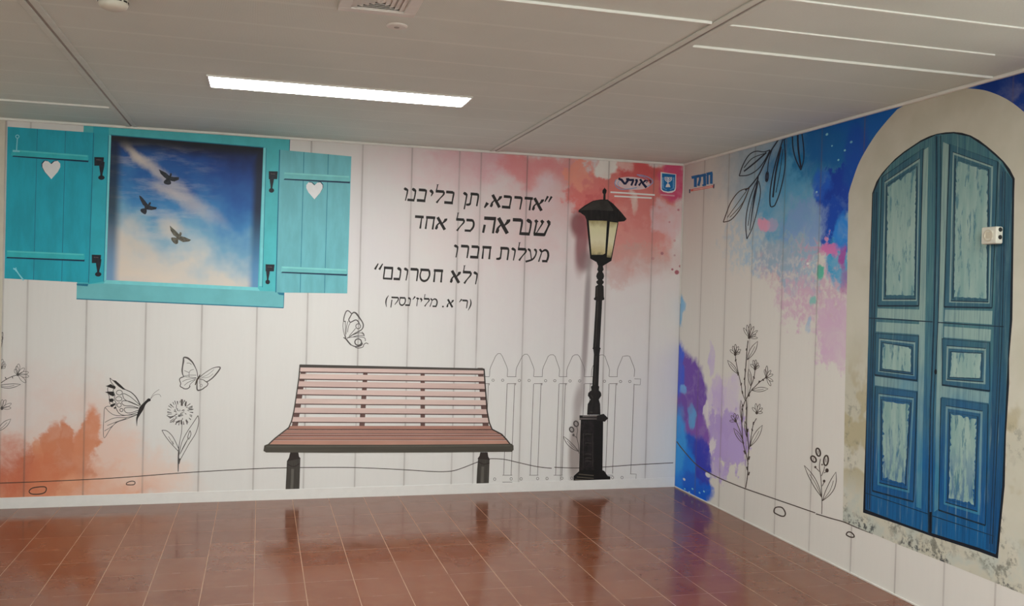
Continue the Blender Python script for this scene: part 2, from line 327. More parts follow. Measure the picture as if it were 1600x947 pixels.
def ceiling_material():
    m, t, b = new_mat('perforated_ceiling_metal', .6, .3)
    p = t.pos(); s = t.new('ShaderNodeSeparateXYZ'); t.put(s.inputs[0], p)
    pitch = .325
    fy = t.math('FRACT', t.math('DIVIDE', t.math('ADD', s.outputs[1], 1.55 + pitch * 40), pitch))
    e = t.math('MINIMUM', fy, t.math('SUBTRACT', 1, fy))
    line = t.math('MULTIPLY', t.step(e, .012, .005), t.step(t.noise(t.scaled(p, (.6, 2, 1)), 1.4, 2), .4, .62, 0.0, .6))
    # rows of pinholes
    q = t.scaled(p, (1 / .006, 1 / .006, 0)); fr = t.vmath('FRACTION', q); d = t.vmath('LENGTH', t.vmath('SUBTRACT', fr, (.5, .5, 0)), out=1)
    hole = t.step(d, .32, .22, 0, .35)
    band = t.math('MULTIPLY', hole, t.step(e, .03, .05))
    c = t.mix(t.step(t.noise(p, 1.6, 3), .3, .7), (.73, .80, .75, 1), (.78, .85, .80, 1))
    c = t.mix(band, c, (.24, .24, .22, 1)); c = t.mix(line, c, (.88, .86, .82, 1))
    t.put(b.inputs['Base Color'], c); return m
M_FLOOR = floor_material(); M_CEIL = ceiling_material()

# ------------------------------------------------------------------ the room
def structure(o): o['kind'] = 'structure'; return o
def wall_mesh(name, wall, cuts, m, z1=H):
    vs = []; fs = []; uvs = []
    for a, c in zip(cuts[:-1], cuts[1:]):
        n = len(vs); vs += [to3(wall, a, 0, 0), to3(wall, c, 0, 0), to3(wall, c, z1, 0), to3(wall, a, z1, 0)]
        fs.append((n, n + 1, n + 2, n + 3)); w = abs(c - a); uvs += [(0, w), (w, 0), (w, 0), (0, w)]
    me = bpy.data.meshes.new(name); me.from_pydata([tuple(v) for v in vs], [], fs)
    # a solid back so that the wall has thickness
    ul = me.uv_layers.new(name='edges')
    for i, p in enumerate(me.polygons):
        for k, li in enumerate(p.loop_indices): ul.data[li].uv = uvs[i * 4 + k]
    me.materials.append(m); o = bpy.data.objects.new(name, me); COL.objects.link(o); return structure(o)
wall_mesh('wall_back', 'back', [ROOM_X0, -4.815, -4.67, -4.312, -3.942, -3.582, -3.218, -2.874, -2.514, -2.158, -1.806, -1.643, -1.287, -.955, -.633, -.257, 0], M_BACK)
wall_mesh('wall_right', 'right', [0, -.347, -.722, -1.081, -1.461, -1.847, -2.247, -2.618, -2.967, -3.286, -3.65, -4.02, -4.39, -4.76, -5.13, -5.5, -5.87, -6.24, -6.61, ROOM_Y0], M_RIGHT)
structure(Solid().box((ROOM_X0 - .1, ROOM_Y0, 0), (ROOM_X0, 0, H)).build('wall_left', M_CREAM))
structure(Solid().box((ROOM_X0 - .1, ROOM_Y0, -.1), (.1, .1, 0)).build('floor', M_FLOOR))
structure(Solid().box((ROOM_X0 - .1, ROOM_Y0, H), (.1, .1, H + .1)).build('ceiling', M_CEIL))
structure(Solid().box((-4.815, -.003, 0), (-.004, 0, .074), .0008).build('baseboard_back', M_SKIRT))
structure(Solid().box((-.006, ROOM_Y0, 0), (0, 0, .009), .001).build('baseboard_right', M_TRIM))
structure(Solid().box((ROOM_X0, -.022, H - .017), (-.001, 0, H), .005).build('trim_1', M_BRIGHT))
structure(Solid().box((-.022, ROOM_Y0, H - .017), (0, -.023, H), .005).build('trim_2', M_BRIGHT))
structure(Solid().box((-.010, -.006, 1.45), (0, 0, H - .012), .001).build('trim_3', M_TRIM))
structure(Solid().box((-4.90, -.012, 0), (-4.816, 0, H - .012), .003).build('trim_4', M_CREAM))
# cover channels across the ceiling panels and the hanging lips of four panel edges
M_GROOVE = paint('dark_channel_groove', None, alb_direct=(.38, .36, .33), rough=.6)
M_CHAN = paint('channel_metal', None, alb_direct=(.72, .77, .72), rough=.5, var=.03)
for i, x in enumerate((-4.052, -1.548)):
    c = Solid()
    c.box((x - .036, ROOM_Y0, H - .007), (x - .007, -.023, H - .0005), .002); c.box((x + .007, ROOM_Y0, H - .007), (x + .036, -.023, H - .0005), .002)
    o = structure(c.build('trim_%d' % (5 + i), M_CHAN))
    g = Solid().box((x - .007, ROOM_Y0, H - .002), (x + .007, -.023, H)).build('groove', M_GROOVE, o)
lips = [(ROOM_X0, -4.09, -.708), (-4.01, -1.59, -3.51), (-1.51, -.023, -3.19), (-1.51, -.023, -3.842), (-1.51, -.3, -3.50)]
for i, (a, c, y) in enumerate(lips):
    hgt = .010 if i < 3 else .006
    structure(Solid().box((a, y - .003, H - hgt), (c, y + .003, H), .0005).build('trim_%d' % (7 + i), M_BRIGHT))

# ------------------------------------------------------------------ ceiling fittings
def emit_mat(name, color, strength):
    m = bpy.data.materials.new(name); m.use_nodes = True; t = NT(m); b = m.node_tree.nodes['Principled BSDF']
    b.inputs['Base Color'].default_value = (.8, .8, .8, 1); b.inputs['Emission Color'].default_value = color + (1,)
    n = t.noise(t.pos(), 3, 2); t.put(b.inputs['Emission Strength'], t.math('MULTIPLY', t.step(n, .2, .8, .95, 1.05), strength)); return m
M_LED = emit_mat('led_diffuser_glow', LED_COLOR, LED_STRENGTH)
M_WHITE_METAL = paint('white_lamp_metal', None, alb_direct=(.75, .74, .70), rough=.4, var=.03)
def led(x0, x1, y0, y1, label):
    t = thing('ceiling_light', ((x0 + x1) / 2, (y0 + y1) / 2, H), label, 'ceiling light', 'linear ceiling lights')
    f = Solid(); e = .009
    f.box((x0, y0, H - .010), (x1, y0 + e, H), .001); f.box((x0, y1 - e, H - .010), (x1, y1, H), .001)
    f.box((x0, y0 + e, H - .010), (x0 + e, y1 - e, H), .001); f.box((x1 - e, y0 + e, H - .010), (x1, y1 - e, H), .001)
    f.build('lamp_frame', M_WHITE_METAL, t)
    Solid().box((x0 + e, y0 + e, H - .006), (x1 - e, y1 - e, H - .001)).build('diffuser', M_LED, t)
    return t
led(-3.478, -2.125, -1.845, -1.572, 'long white lit LED panel in the ceiling above the blue shutters and quotation')
led(-3.478, -2.125, -5.15, -4.88, 'unseen LED ceiling panel added as fill light, second from the mural wall')  # added panel above the view, supplies extra light to the walls
led(-1.42, -.07, -5.15, -4.88, 'unseen LED ceiling panel added to brighten the right side, beside the right wall')  # another added panel out of view, lifts the dim end near the corner

M_PLASTIC = paint('ivory_plastic', None, alb_direct=(.70, .69, .60), rough=.4, var=.03)
M_SLOT = paint('dark_slot', None, alb_direct=(.03, .03, .028), rough=.6)
c = on_level(177, 9, H - .052)
t = thing('smoke_detector', (c.x, c.y, H), 'round ivory smoke detector on the ceiling above the left shutter', 'smoke detector')
Solid().lathe((c.x, c.y, H), [(.055, 0), (.055, -.012), (.050, -.016)]).build('base_ring', M_PLASTIC, t, smooth=False)
Solid().lathe((c.x, c.y, H), [(.050, -.0161), (.050, -.046), (.046, -.058), (.034, -.065), (.001, -.067)]).build('sensor_housing', M_PLASTIC, t, smooth=True)
sl = Solid()
for k in range(12):
    a = 2 * math.pi * k / 12
    p = Vector((c.x + .0496 * math.cos(a), c.y + .0496 * math.sin(a), H - .040)); tx = Vector((-math.sin(a), math.cos(a), 0)) * .0085; rd = Vector((math.cos(a), math.sin(a), 0)) * .0015
    vs = [p + sx * tx + sr * rd + Vector((0, 0, sz * .003)) for sx in (-1, 1) for sr in (-1, 1) for sz in (-1, 1)]
    sl.add(vs, [(0, 1, 3, 2), (4, 5, 7, 6), (0, 1, 5, 4), (2, 3, 7, 6), (0, 2, 6, 4), (1, 3, 7, 5)])
sl.build('vent_slots', M_SLOT, t)

t = thing('ceiling_vent', (-2.803, -3.33, H), 'square white louvred air diffuser cut off by the top edge of the photo', 'air vent')
f = Solid(); x0, x1, y0, y1 = -2.945, -2.662, -3.475, -3.192; e = .045; zt, zb = H, H - .012
f.box((x0, y0, zb), (x1, y0 + e, zt), .003); f.box((x0, y1 - e, zb), (x1, y1, zt), .003); f.box((x0, y0 + e, zb), (x0 + e, y1 - e, zt), .003); f.box((x1 - e, y0 + e, zb), (x1, y1 - e, zt), .003)
f.build('vent_frame', M_WHITE_METAL, t)
Solid().box((x0 + e, y0 + e, H - .002), (x1 - e, y1 - e, H - .0005)).build('duct_opening', paint('grey_duct', None, alb_direct=(.30, .29, .26), rough=.6), t)
cx, cy = (x0 + x1) / 2, (y0 + y1) / 2; hw = (x1 - x0) / 2 - e
for quad in range(4):
    ca, sa = math.cos(quad * math.pi / 2), math.sin(quad * math.pi / 2)
    L = Solid()
    for k in range(5):
        r = hw * (k + .6) / 5; w = hw / 5 * .62
        pts = [(-r, r - w, zb + .002), (r, r - w, zb + .002), (r, r + w, zb + .008), (-r, r + w, zb + .008)]
        vs = [Vector((cx + a * ca - b_ * sa, cy + a * sa + b_ * ca, z)) for (a, b_, z) in pts] + [Vector((cx + a * ca - b_ * sa, cy + a * sa + b_ * ca, z + .0015)) for (a, b_, z) in pts]
        L.add(vs, [(0, 1, 2, 3), (4, 5, 6, 7), (0, 1, 5, 4), (1, 2, 6, 5), (2, 3, 7, 6), (3, 0, 4, 7)])
    L.build('louvre_blades', M_WHITE_METAL, t)

c = on_level(620, 40, H)
t = thing('sprinkler_cap', (c.x, c.y, H), 'small round white sprinkler cover plate on the ceiling beside the air diffuser', 'sprinkler')
Solid().lathe((c.x, c.y, H), [(.042, 0), (.042, -.003), (.036, -.007), (.012, -.007)]).build('cover_plate', M_WHITE_METAL, t)
Solid().lathe((c.x, c.y, H), [(.011, -.0071), (.010, -.009), (.004, -.0095)]).build('sprinkler_head', paint('dull_metal', None, alb_direct=(.30, .28, .25), rough=.4), t)

# socket box fixed over the printed door
u0, z1 = on_right(1545.3, 356.0); u1, z0 = on_right(1568.3, 381.2)
t = thing('socket_box', (0, (u0 + u1) / 2, z0), 'white surface mounted socket box on the wall over the blue door picture', 'electrical socket')
d = .042
Solid().box((-d, u1, z0), (-.0045, u0, z1), .006).build('housing', M_PLASTIC, t)
um, zm = (u0 + u1) / 2, (z0 + z1) / 2; wq = abs(u1 - u0) / 2
fr = Solid()
for a, b_ in (((u1 + .02, z1 - .024), (u0 - .02, z1 - .018)), ((u1 + .02, z0 + .018), (u0 - .02, z0 + .024)), ((u1 + .02, z0 + .024), (u1 + .026, z1 - .024)), ((u0 - .026, z0 + .024), (u0 - .02, z1 - .024))):
    fr.box((-d - .003, a[0], a[1]), (-d + .001, b_[0], b_[1]), .001)
fr.build('face_frame', M_PLASTIC, t)
Solid().lathe((-d, um, zm), [(.027, .004), (.027, -.0035), (.022, -.0045), (.019, -.0015), (.002, -.0010)], 'x').build('socket_face', paint('cream_socket', None, alb_direct=(.60, .56, .44), rough=.4), t)
for k in (.32, -.12):
    Solid().lathe((-d * .5, u1, zm + k * (z1 - z0)), [(.010, .001), (.010, -.0012), (.007, -.0016)], 'y', 16).build('cable_entry', M_SLOT, t)

# ------------------------------------------------------------------ printed window with shutters
T_FRAME = paint('turquoise_frame_paint', (72, 168, 170), 'BL', var=.10, scale=6, stretch=(1, 1, .6))
T_FRAME_L = paint('light_turquoise_edge', (112, 190, 190), 'BL', var=.05)
T_FRAME_D = paint('deep_teal_edge', (28, 104, 126), 'BL', var=.08)
T_DARK = paint('dark_navy_gap', (10, 40, 62), 'BU', var=.1)
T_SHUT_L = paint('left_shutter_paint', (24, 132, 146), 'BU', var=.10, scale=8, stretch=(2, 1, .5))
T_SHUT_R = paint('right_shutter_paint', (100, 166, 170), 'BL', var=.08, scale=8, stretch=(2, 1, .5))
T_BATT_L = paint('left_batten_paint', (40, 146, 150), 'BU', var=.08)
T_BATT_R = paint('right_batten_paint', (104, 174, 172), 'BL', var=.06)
T_ARRIS_L = paint('left_arris_paint', (66, 160, 160), 'BU', var=.05); T_ARRIS_R = paint('right_arris_paint', (122, 190, 184), 'BL', var=.05)
T_IRON = paint('black_hinge_iron', (22, 24, 32), 'BU', var=.3, scale=60)
T_GLINT = paint('hinge_glint_iron', (70, 56, 58), 'BU', var=.3, scale=60)
T_HEART = paint('heart_opening_white', (190, 186, 182), 'BU', var=.03)
T_HOOK = paint('pale_rope_hook', (112, 172, 178), 'BU', var=.08)
win = print_thing('window', 'back', (282, 474), 'turquoise window picture with open board shutters and blue sky, printed on the back wall', 'window')
top = lambda x: 192.5 + (x - 131) * .0720
Print('back', .0002, .0006).poly([(131, top(131)), (453, top(453)), (448, 345), (443, 481), (119.5, 467), (125, 330)]).build('window_frame', T_FRAME, win)
Print('back', .0006, .0008).poly([(120, 445), (162, 443), (406, 454.5), (444, 456), (443, 481), (119.5, 467)]).build('sill', paint('sill_paint', (100, 168, 170), 'BL', var=.06, scale=6), win)
Print('back', .0006, .0008).poly([(146, 193.6), (170, 195.4), (170, 211), (162, 440), (138, 444), (142, 330)]).build('jamb', paint('left_jamb_paint', (40, 154, 166), 'BL', var=.08, scale=6), win)
ed = Print('back', .0006, .0009)
ed.rib([(119.5, 467), (443, 481)], 1.6, False).rib([(453, top(453)), (448, 345), (443, 481)], 1.0, False)
ed.build('frame_edge', T_FRAME_D, win)
mo = Print('back', .0006, .0009)
mo.poly([(165.5, 437.5), (402.5, 449), (406, 454.5), (162, 443)]).poly([(411.5, 231), (415.5, 231), (409.5, 447), (405, 447)]).poly([(170.5, 211), (173.5, 211), (166, 437), (162.5, 440)])
mo.build('inner_bead', T_FRAME_L, win)
me_ = Print('back', .0006, .0010)
me_.rib([(416, 231), (410, 449)], .9, False).rib([(169.5, 212), (162, 440)], .9, False).rib([(173, 211), (412, 230.5)], 1.4, False)
me_.build('bead_line', T_FRAME_D, win)

def sky_material():
    m, t, b = new_mat('printed_sky', .5, .3); p = t.pos(); s = t.new('ShaderNodeSeparateXYZ'); t.put(s.inputs[0], p)
    x, z = s.outputs[0], s.outputs[2]
    (xl, zt) = on_back(176, 213); (xr, zt2) = on_back(410, 231); (xb, zb) = on_back(168, 437); (xrb, zrb) = on_back(401, 447)
    u = t.step(x, (xl + xb) / 2, (xr + xrb) / 2, 0, 1, False); v = t.step(z, zb, zt, 0, 1, False)
    # sky deepens to the upper right
    g = t.math('ADD', t.math('MULTIPLY', v, .85), t.math('MULTIPLY', u, .22))
    g = t.math('ADD', g, t.step(t.noise(p, 4, 3), .2, .8, -.10, .10))
    cr = t.new('ShaderNodeValToRGB'); e = cr.color_ramp.elements
    while len(e) < 8: e.new(.5)
    for k, (q, c) in enumerate(((.0, (206, 190, 172)), (.20, (194, 186, 174)), (.29, (164, 176, 178)), (.40, (108, 152, 174)), (.54, (60, 120, 166)), (.70, (32, 86, 144)), (.85, (22, 62, 124)), (1.0, (18, 38, 90)))):
        e[k].position = q; e[k].color = alb(c, 'BL')
    t.put(cr.inputs[0], g); col = cr.outputs[0]
    # wind-blown cloud streaks running down to the right
    mp = t.new('ShaderNodeMapping', vector_type='POINT'); t.put(mp.inputs[0], p); mp.inputs[2].default_value = (0, math.radians(38), 0); mp.inputs[3].default_value = (1.6, 1, 7)
    st = t.noise(mp.outputs[0], 1.5, 5, .6)
    col = t.mix(t.math('MULTIPLY', t.step(st, .46, .68, 0, .4), t.step(u, .8, .4)), col, alb((190, 184, 178), 'BL'))
    for (cx, cy, rx, ry, ang, op) in ((212, 240, 34, 9, -48, .85), (248, 268, 40, 10, -34, .6), (300, 318, 56, 13, -33, .5), (262, 302, 26, 9, -30, .5), (268, 356, 20, 16, 0, .75), (215, 385, 50, 12, -25, .6), (205, 350, 20, 14, -35, .35)):
        cu, cz = on_back(cx, cy); mq = t.new('ShaderNodeMapping', vector_type='TEXTURE'); cb = t.new('ShaderNodeCombineXYZ'); t.put(cb.inputs[0], x); t.put(cb.inputs[1], z)
        wv = t.vmath('ADD', cb.outputs[0], t.vmath('SCALE', t.vmath('SUBTRACT', t.noise(p, 6, 4, .6, 1), (.5, .5, .5)), scale=.12))
        t.put(mq.inputs[0], wv); mq.inputs[1].default_value = (cu, cz, 0); mq.inputs[2].default_value = (0, 0, math.radians(ang)); mq.inputs[3].default_value = (rx / 205, ry / 205, 1)
        col = t.mix(t.step(t.vmath('LENGTH', mq.outputs[0], out=1), 1.3, .1, 0, op), col, alb((196, 182, 166), 'BL'))
    # printed dark reveal along the head and both jambs
    lean_l = t.math('SUBTRACT', x, t.step(z, zb, zt, xb, xl, False)); lean_r = t.math('SUBTRACT', t.step(z, zrb, zt2, xrb, xr, False), x)
    head = t.math('SUBTRACT', t.step(x, xl, xr, zt, zt2, False), z)
    dk = t.math('MAXIMUM', t.step(head, .13, .01, 0, .96), t.math('MAXIMUM', t.step(lean_l, .085, .02, 0, .85), t.step(lean_r, .075, .02, 0, .9)))
    navy = t.mix(t.step(v, .0, .55), alb((70, 128, 168), 'BL'), alb((24, 26, 36), 'BL'))
    navy = t.mix(t.step(head, .02, .10), alb((20, 20, 24), 'BL'), navy)
    col = t.mix(dk, col, navy)
    t.put(b.inputs['Base Color'], col); return m
Print('back', .0006, .0008).poly([(174, 211.5), (411.5, 230.5), (403, 449), (165, 438)]).build('sky_pane', sky_material(), win)

def hinge(bx, by0, bx1, by1, kx0, kx1, ky1):
    p = Print('back', .0012, .0020); kc = (kx0 + kx1) / 2
    p.poly([(bx, by0), (bx1, by0 + .4), (bx1 - 1, by1), (bx, by1)])
    p.rib([(kc + .5, by1 - 6), (kc + .4, by1 + 3), (kc, by1 + (ky1 - by1) * .6), (kc, ky1 - 4)], [(kx1 - kx0), (kx1 - kx0) * .8, (kx1 - kx0) * .4, (kx1 - kx0) * .5])
    p.disc(kc, ky1 - 3.4, (kx1 - kx0) * .55, 3.6)
    h = p.build('hinge', T_IRON, win)
    Print('back', .0020, .0022).rib([(bx + 3, by0 + 4), (bx1 - 4, by0 + 4.6)], 1.4, False).build('hinge_glint', T_GLINT, h)
    return h
for a in ((147.5, 245.5, 162.5, 259, 154, 163, 281), (143.5, 398, 158, 411, 149, 158, 432), (420, 267.5, 434, 280, 420.5, 428, 301), (415, 413, 429, 424, 415, 421.5, 444)): hinge(*a)

def shutter(board, boards_x, battens, heart, mat, bmat, dark_side):
    sh = Print('back', .0009, .0014).poly(board).build('shutter', mat, win)
    if dark_side == 'left': sh['label'] = 'deeper teal left shutter'
    l = Print('back', .0014, .0016)
    for a, c_ in boards_x: l.rib([a, c_], .9, False)
    (a, b_, c_, d_) = board
    if dark_side == 'left': l.rib([b_, c_], 1.2, False)
    else: l.rib([a, d_], 1.6, False)
    l.build('board_joint', T_FRAME_D, sh)
    for q in battens:
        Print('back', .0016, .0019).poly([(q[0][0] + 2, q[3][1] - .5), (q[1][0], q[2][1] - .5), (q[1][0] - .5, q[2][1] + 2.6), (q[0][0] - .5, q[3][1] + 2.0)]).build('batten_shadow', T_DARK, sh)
        o = Print('back', .0016, .0022).poly(q).build('batten', bmat, sh)
        lt = lambda k, e: (q[0][0] + (q[1][0] - q[0][0]) * k, q[0][1] + (q[1][1] - q[0][1]) * k + e)
        Print('back', .0022, .0024).rib([lt(.01, 1.6), lt(.5, 1.6), lt(.985, 1.6)], 2.2, False).build('batten_arris', T_ARRIS_L if dark_side == 'left' else T_ARRIS_R, o)
    hx, hy, hw_, hh = heart
    shp = [(0, .18), (.18, .02), (.36, .0), (.5, .16), (.5, .34), (.36, .6), (0, 1.0)]
    full = [(hx + sx * hw_, hy + sy * hh) for sx, sy in shp] + [(hx - sx * hw_, hy + sy * hh) for sx, sy in reversed(shp[1:-1])]
    off = -1.3 if dark_side == 'left' else 1.0
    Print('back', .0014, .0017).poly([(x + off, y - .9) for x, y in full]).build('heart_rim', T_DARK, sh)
    Print('back', .0017, .0020).poly(full).build('heart_cutout', T_HEART, sh)
    return sh
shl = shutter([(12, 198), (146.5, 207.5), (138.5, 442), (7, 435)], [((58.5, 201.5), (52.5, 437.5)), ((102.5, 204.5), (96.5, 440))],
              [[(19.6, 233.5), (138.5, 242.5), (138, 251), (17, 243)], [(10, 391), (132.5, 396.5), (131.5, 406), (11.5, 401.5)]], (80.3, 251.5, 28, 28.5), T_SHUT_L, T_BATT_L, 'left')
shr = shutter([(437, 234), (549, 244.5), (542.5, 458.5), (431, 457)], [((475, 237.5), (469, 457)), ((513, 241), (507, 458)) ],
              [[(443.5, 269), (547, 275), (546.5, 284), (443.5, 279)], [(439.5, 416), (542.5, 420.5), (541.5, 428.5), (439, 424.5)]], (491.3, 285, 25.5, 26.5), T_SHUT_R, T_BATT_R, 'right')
hk = Print('back', .0023, .0028); hk.ring(27.3, 213.5, 2.6, 2.4, 1.3).rib([(27.3, 216), (26.6, 226), (26, 235)], 1.7).rib([(20, 236), (31, 236.6)], 2.6, False); hk.build('hook', T_HOOK, shl)
hk = Print('back', .0016, .0022); hk.rib([(24.5, 421), (30, 429), (37, 438)], [2.4, 1.8, 2.6]).rib([(21, 419.5), (26, 422)], 2.4, False).rib([(25, 418), (24.6, 424)], 1.2, False); hk.build('hook', T_HOOK, shl)
Print('back', .0009, .0011).poly([(119.5, 443), (138, 443.5), (137, 447.5), (120, 446)]).build('printed_shadow', T_FRAME_D, win)
Print('back', .0006, .0009).poly([(433, 457), (443.6, 457.5), (443, 461.5), (436, 460.5)]).build('printed_shadow', T_FRAME_D, win)

# three birds in the printed sky
M_BIRD = paint('dark_bird_feathers', (32, 34, 40), 'BU', var=.35, scale=50)
M_BIRD2 = paint('brown_bird_feathers', (78, 74, 64), 'BU', var=.4, scale=50)
Z = zoomed(200, 250, 6.764)
def bird(pts_w, pts_b, pts_t, pts_h, m, base, label):
    t = print_thing('bird', 'back', base, label, 'bird', 'birds in the printed sky')
    Print('back', .0009, .0012).poly(Z(*pts_b)).build('body', m, t)
    for w in pts_w: Print('back', .0009, .0013).poly(Z(*w)).build('wing', m, t)
    Print('back', .0009, .0013).poly(Z(*pts_t), True).build('tail', m, t)
    Print('back', .0009, .0014).poly(Z(*pts_h), True).build('head', m, t)
bird([[(325, 98), (350, 110), (400, 135), (440, 170), (420, 210), (385, 185), (345, 145)], [(440, 170), (480, 180), (540, 182), (538, 208), (490, 228), (455, 222), (430, 205)]],
     [(405, 160), (452, 168), (448, 215), (425, 228), (402, 205)], [(405, 205), (380, 225), (385, 250), (425, 262), (455, 250), (445, 215)], [(440, 175), (445, 145), (458, 138), (462, 165)], M_BIRD, (262, 289), 'highest of three dark birds, gliding in the upper middle of the printed sky')
bird([[(118, 372), (145, 390), (180, 430), (210, 470), (190, 505), (155, 470), (125, 410)], [(210, 470), (250, 490), (305, 500), (298, 520), (250, 530), (200, 525)]],
     [(170, 470), (225, 475), (205, 525), (180, 525)], [(180, 510), (135, 520), (138, 548), (180, 575), (198, 550), (195, 520)], [(212, 475), (225, 450), (242, 448), (235, 475)], M_BIRD, (226, 336), 'leftmost of three dark birds in the printed sky, near the left jamb')
bird([[(442, 692), (465, 715), (500, 745), (545, 790), (525, 825), (480, 795), (450, 745)], [(545, 800), (600, 815), (668, 845), (645, 862), (580, 868), (540, 845)]],
     [(505, 785), (560, 795), (540, 845), (515, 845)], [(520, 825), (460, 820), (465, 855), (500, 888), (528, 880), (530, 845)], [(540, 800), (548, 765), (566, 770), (562, 800)], M_BIRD2, (275, 381), 'lowest of three birds in the printed sky, with brownish spread wings')

# ------------------------------------------------------------------ printed bench
WOODS = [paint('bench_slat_wood_%s' % n, c, 'BL', var=.05, scale=5, stretch=(.4, 1, 6)) for n, c in (('rose', (197, 171, 160)), ('tan', (198, 173, 161)), ('pink', (192, 165, 154)))]
W_SEAT = [paint('seat_slat_wood_%s' % n, c, 'BL', var=.08, scale=4, stretch=(.6, 1, 4)) for n, c in (('a', (152, 112, 98)), ('b', (146, 100, 86)), ('c', (158, 114, 98)), ('d', (170, 126, 108)))]
M_BENCH = paint('dark_bench_metal', (66, 60, 54), 'BL', var=.12, scale=10, stretch=(.5, 1, 6))
M_BENCH_D = paint('darkest_bench_metal', (44, 36, 32), 'BL', var=.1)
M_SLAT_EDGE = paint('slat_under_edge', (84, 60, 56), 'BL', var=.08)
ZB = zoomed(400, 550, 3.8095)
def interp(tab, y):
    for (x0, y0), (x1, y1) in zip(tab[:-1], tab[1:]):
        if y <= y1: return x0 + (x1 - x0) * (y - y0) / (y1 - y0)
    return tab[-1][0]
LC = [(262, 75), (256, 150), (240, 260), (226, 350), (212, 410), (195, 450), (150, 485), (112, 515), (68, 556)]
RC = [(1357, 100), (1364, 200), (1375, 350), (1388, 420), (1405, 460), (1462, 490), (1490, 520), (1518, 556)]
bench = print_thing('bench', 'back', (607, 766), 'brown slatted park bench picture with dark legs, printed on the back wall below the quotation', 'bench')
for xs in (((270, 300), (212, 248)), ((640, 666), (614, 646)), ((979, 1004), (979, 1006)), ((1318, 1350), (1350, 1386))):
    (a, b_), (c_, d_) = xs
    Print('back', .0008, .0012).poly(ZB((a, 95), (b_, 95), (d_, 448), (c_, 448))).build('back_upright', paint('upright_wood', (92, 68, 62), 'BL', var=.15), bench)
Print('back', .0012, .0017).poly(ZB((262, 74), (1357, 98), (1357, 112), (262, 92))).build('top_rail', M_BENCH, bench)
rows = [(92, 117, 110, 131), (130, 160, 147, 176), (174, 206, 190, 221), (222, 252, 238, 268), (277, 308, 287, 317), (331, 363, 341, 371), (387, 416, 392, 421), (440, 459, 440, 460)]
for k, (l0, l1, r0, r1) in enumerate(rows):
    o = Print('back', .0012, .0018).poly(ZB((interp(LC, l0), l0), (interp(RC, r0) - 3, r0), (interp(RC, r1) - 3, r1), (interp(LC, l1), l1))).build('back_slat', WOODS[k % 3] if k < 7 else W_SEAT[2], bench)
    Print('back', .0018, .0020).poly(ZB((interp(LC, l1), l1 - 1), (interp(RC, r1) - 3, r1 - 1), (interp(RC, r1 + 5) - 3, r1 + 4.5), (interp(LC, l1 + 5), l1 + 4.5))).build('slat_edge', M_SLAT_EDGE, o)
for k, (y0, y1) in enumerate(((462, 485), (488, 501), (501, 521), (524, 552))):
    Print('back', .0012, .0018).poly(ZB((interp(LC, y0), y0), (interp(RC, y0), y0), (interp(RC, y1), y1), (interp(LC, y1), y1))).build('seat_slat', W_SEAT[k], bench)
gp = Print('back', .0018, .0021)
for y in (461, 486.5, 501, 522.5): gp.rib(ZB((interp(LC, y), y), (interp(RC, y), y)), .9, False)
gp.build('seat_slat_gap', M_SLAT_EDGE, bench)
ga = Print('back', .0018, .0020)
for y in (463.5, 489.5, 503.5, 526): ga.rib(ZB((interp(LC, y) + 4, y), (interp(RC, y) - 4, y)), .6, False)
ga.build('seat_slat_arris', WOODS[1], bench)
for tab, w in ((LC, 1.9), (RC, 2.0)):
    Print('back', .0018, .0024).rib(ZB(*tab), w, False).build('side_frame', M_BENCH_D if tab is RC else M_BENCH, bench)
Print('back', .0018, .0026).poly(ZB((50, 556), (68, 549), (400, 552), (800, 552), (1200, 550), (1520, 546), (1532, 556), (1533, 582), (1522, 594), (1100, 598), (500, 600), (60, 598), (44, 588))).build('front_rail', paint('front_rail_metal', (70, 65, 56), 'BL', var=.14, scale=7, stretch=(.3, 1, 9)), bench)
rl = Print('back', .0026, .0028).rib(ZB((60, 564), (800, 562), (1515, 558)), 1.2, False)
rl.build('rail_highlight', paint('rail_highlight_metal', (88, 84, 74), 'BL'), bench)
for pts, cap, band in (([(184, 648), (264, 632), (262, 700), (258, 822), (176, 822), (180, 740)], [(204, 597), (252, 597), (256, 622), (266, 634), (184, 650), (196, 630), (200, 612)], [(186, 668), (225, 682), (262, 662)]),
                       ([(1322, 632), (1390, 640), (1388, 700), (1385, 785), (1312, 785), (1316, 700)], [(1335, 597), (1378, 597), (1382, 622), (1392, 642), (1318, 636), (1330, 618)], [(1322, 652), (1355, 668), (1390, 660)])):
    lg = Print('back', .0010, .0018).poly(ZB(*pts)).build('leg', paint('bench_leg_metal', (62, 57, 51), 'BL', var=.2, scale=12, stretch=(8, 1, .4)), bench)
    Print('back', .0018, .0022).poly(ZB(*cap)).build('leg_collar', M_BENCH_D, lg)
    Print('back', .0022, .0024).rib(ZB(*band), 1.3).build('leg_band', M_BENCH_D, lg)
    bx = (band[0][0] + band[2][0]) / 2 - 8
    Print('back', .0018, .0020).rib(ZB((bx + 2, band[1][1] + 14), (bx - 3, pts[3][1] - 6)), 4.5, False).build('leg_highlight', paint('leg_highlight_metal', (88, 83, 75), 'BL', var=.15, scale=12, stretch=(8, 1, .4)), lg)

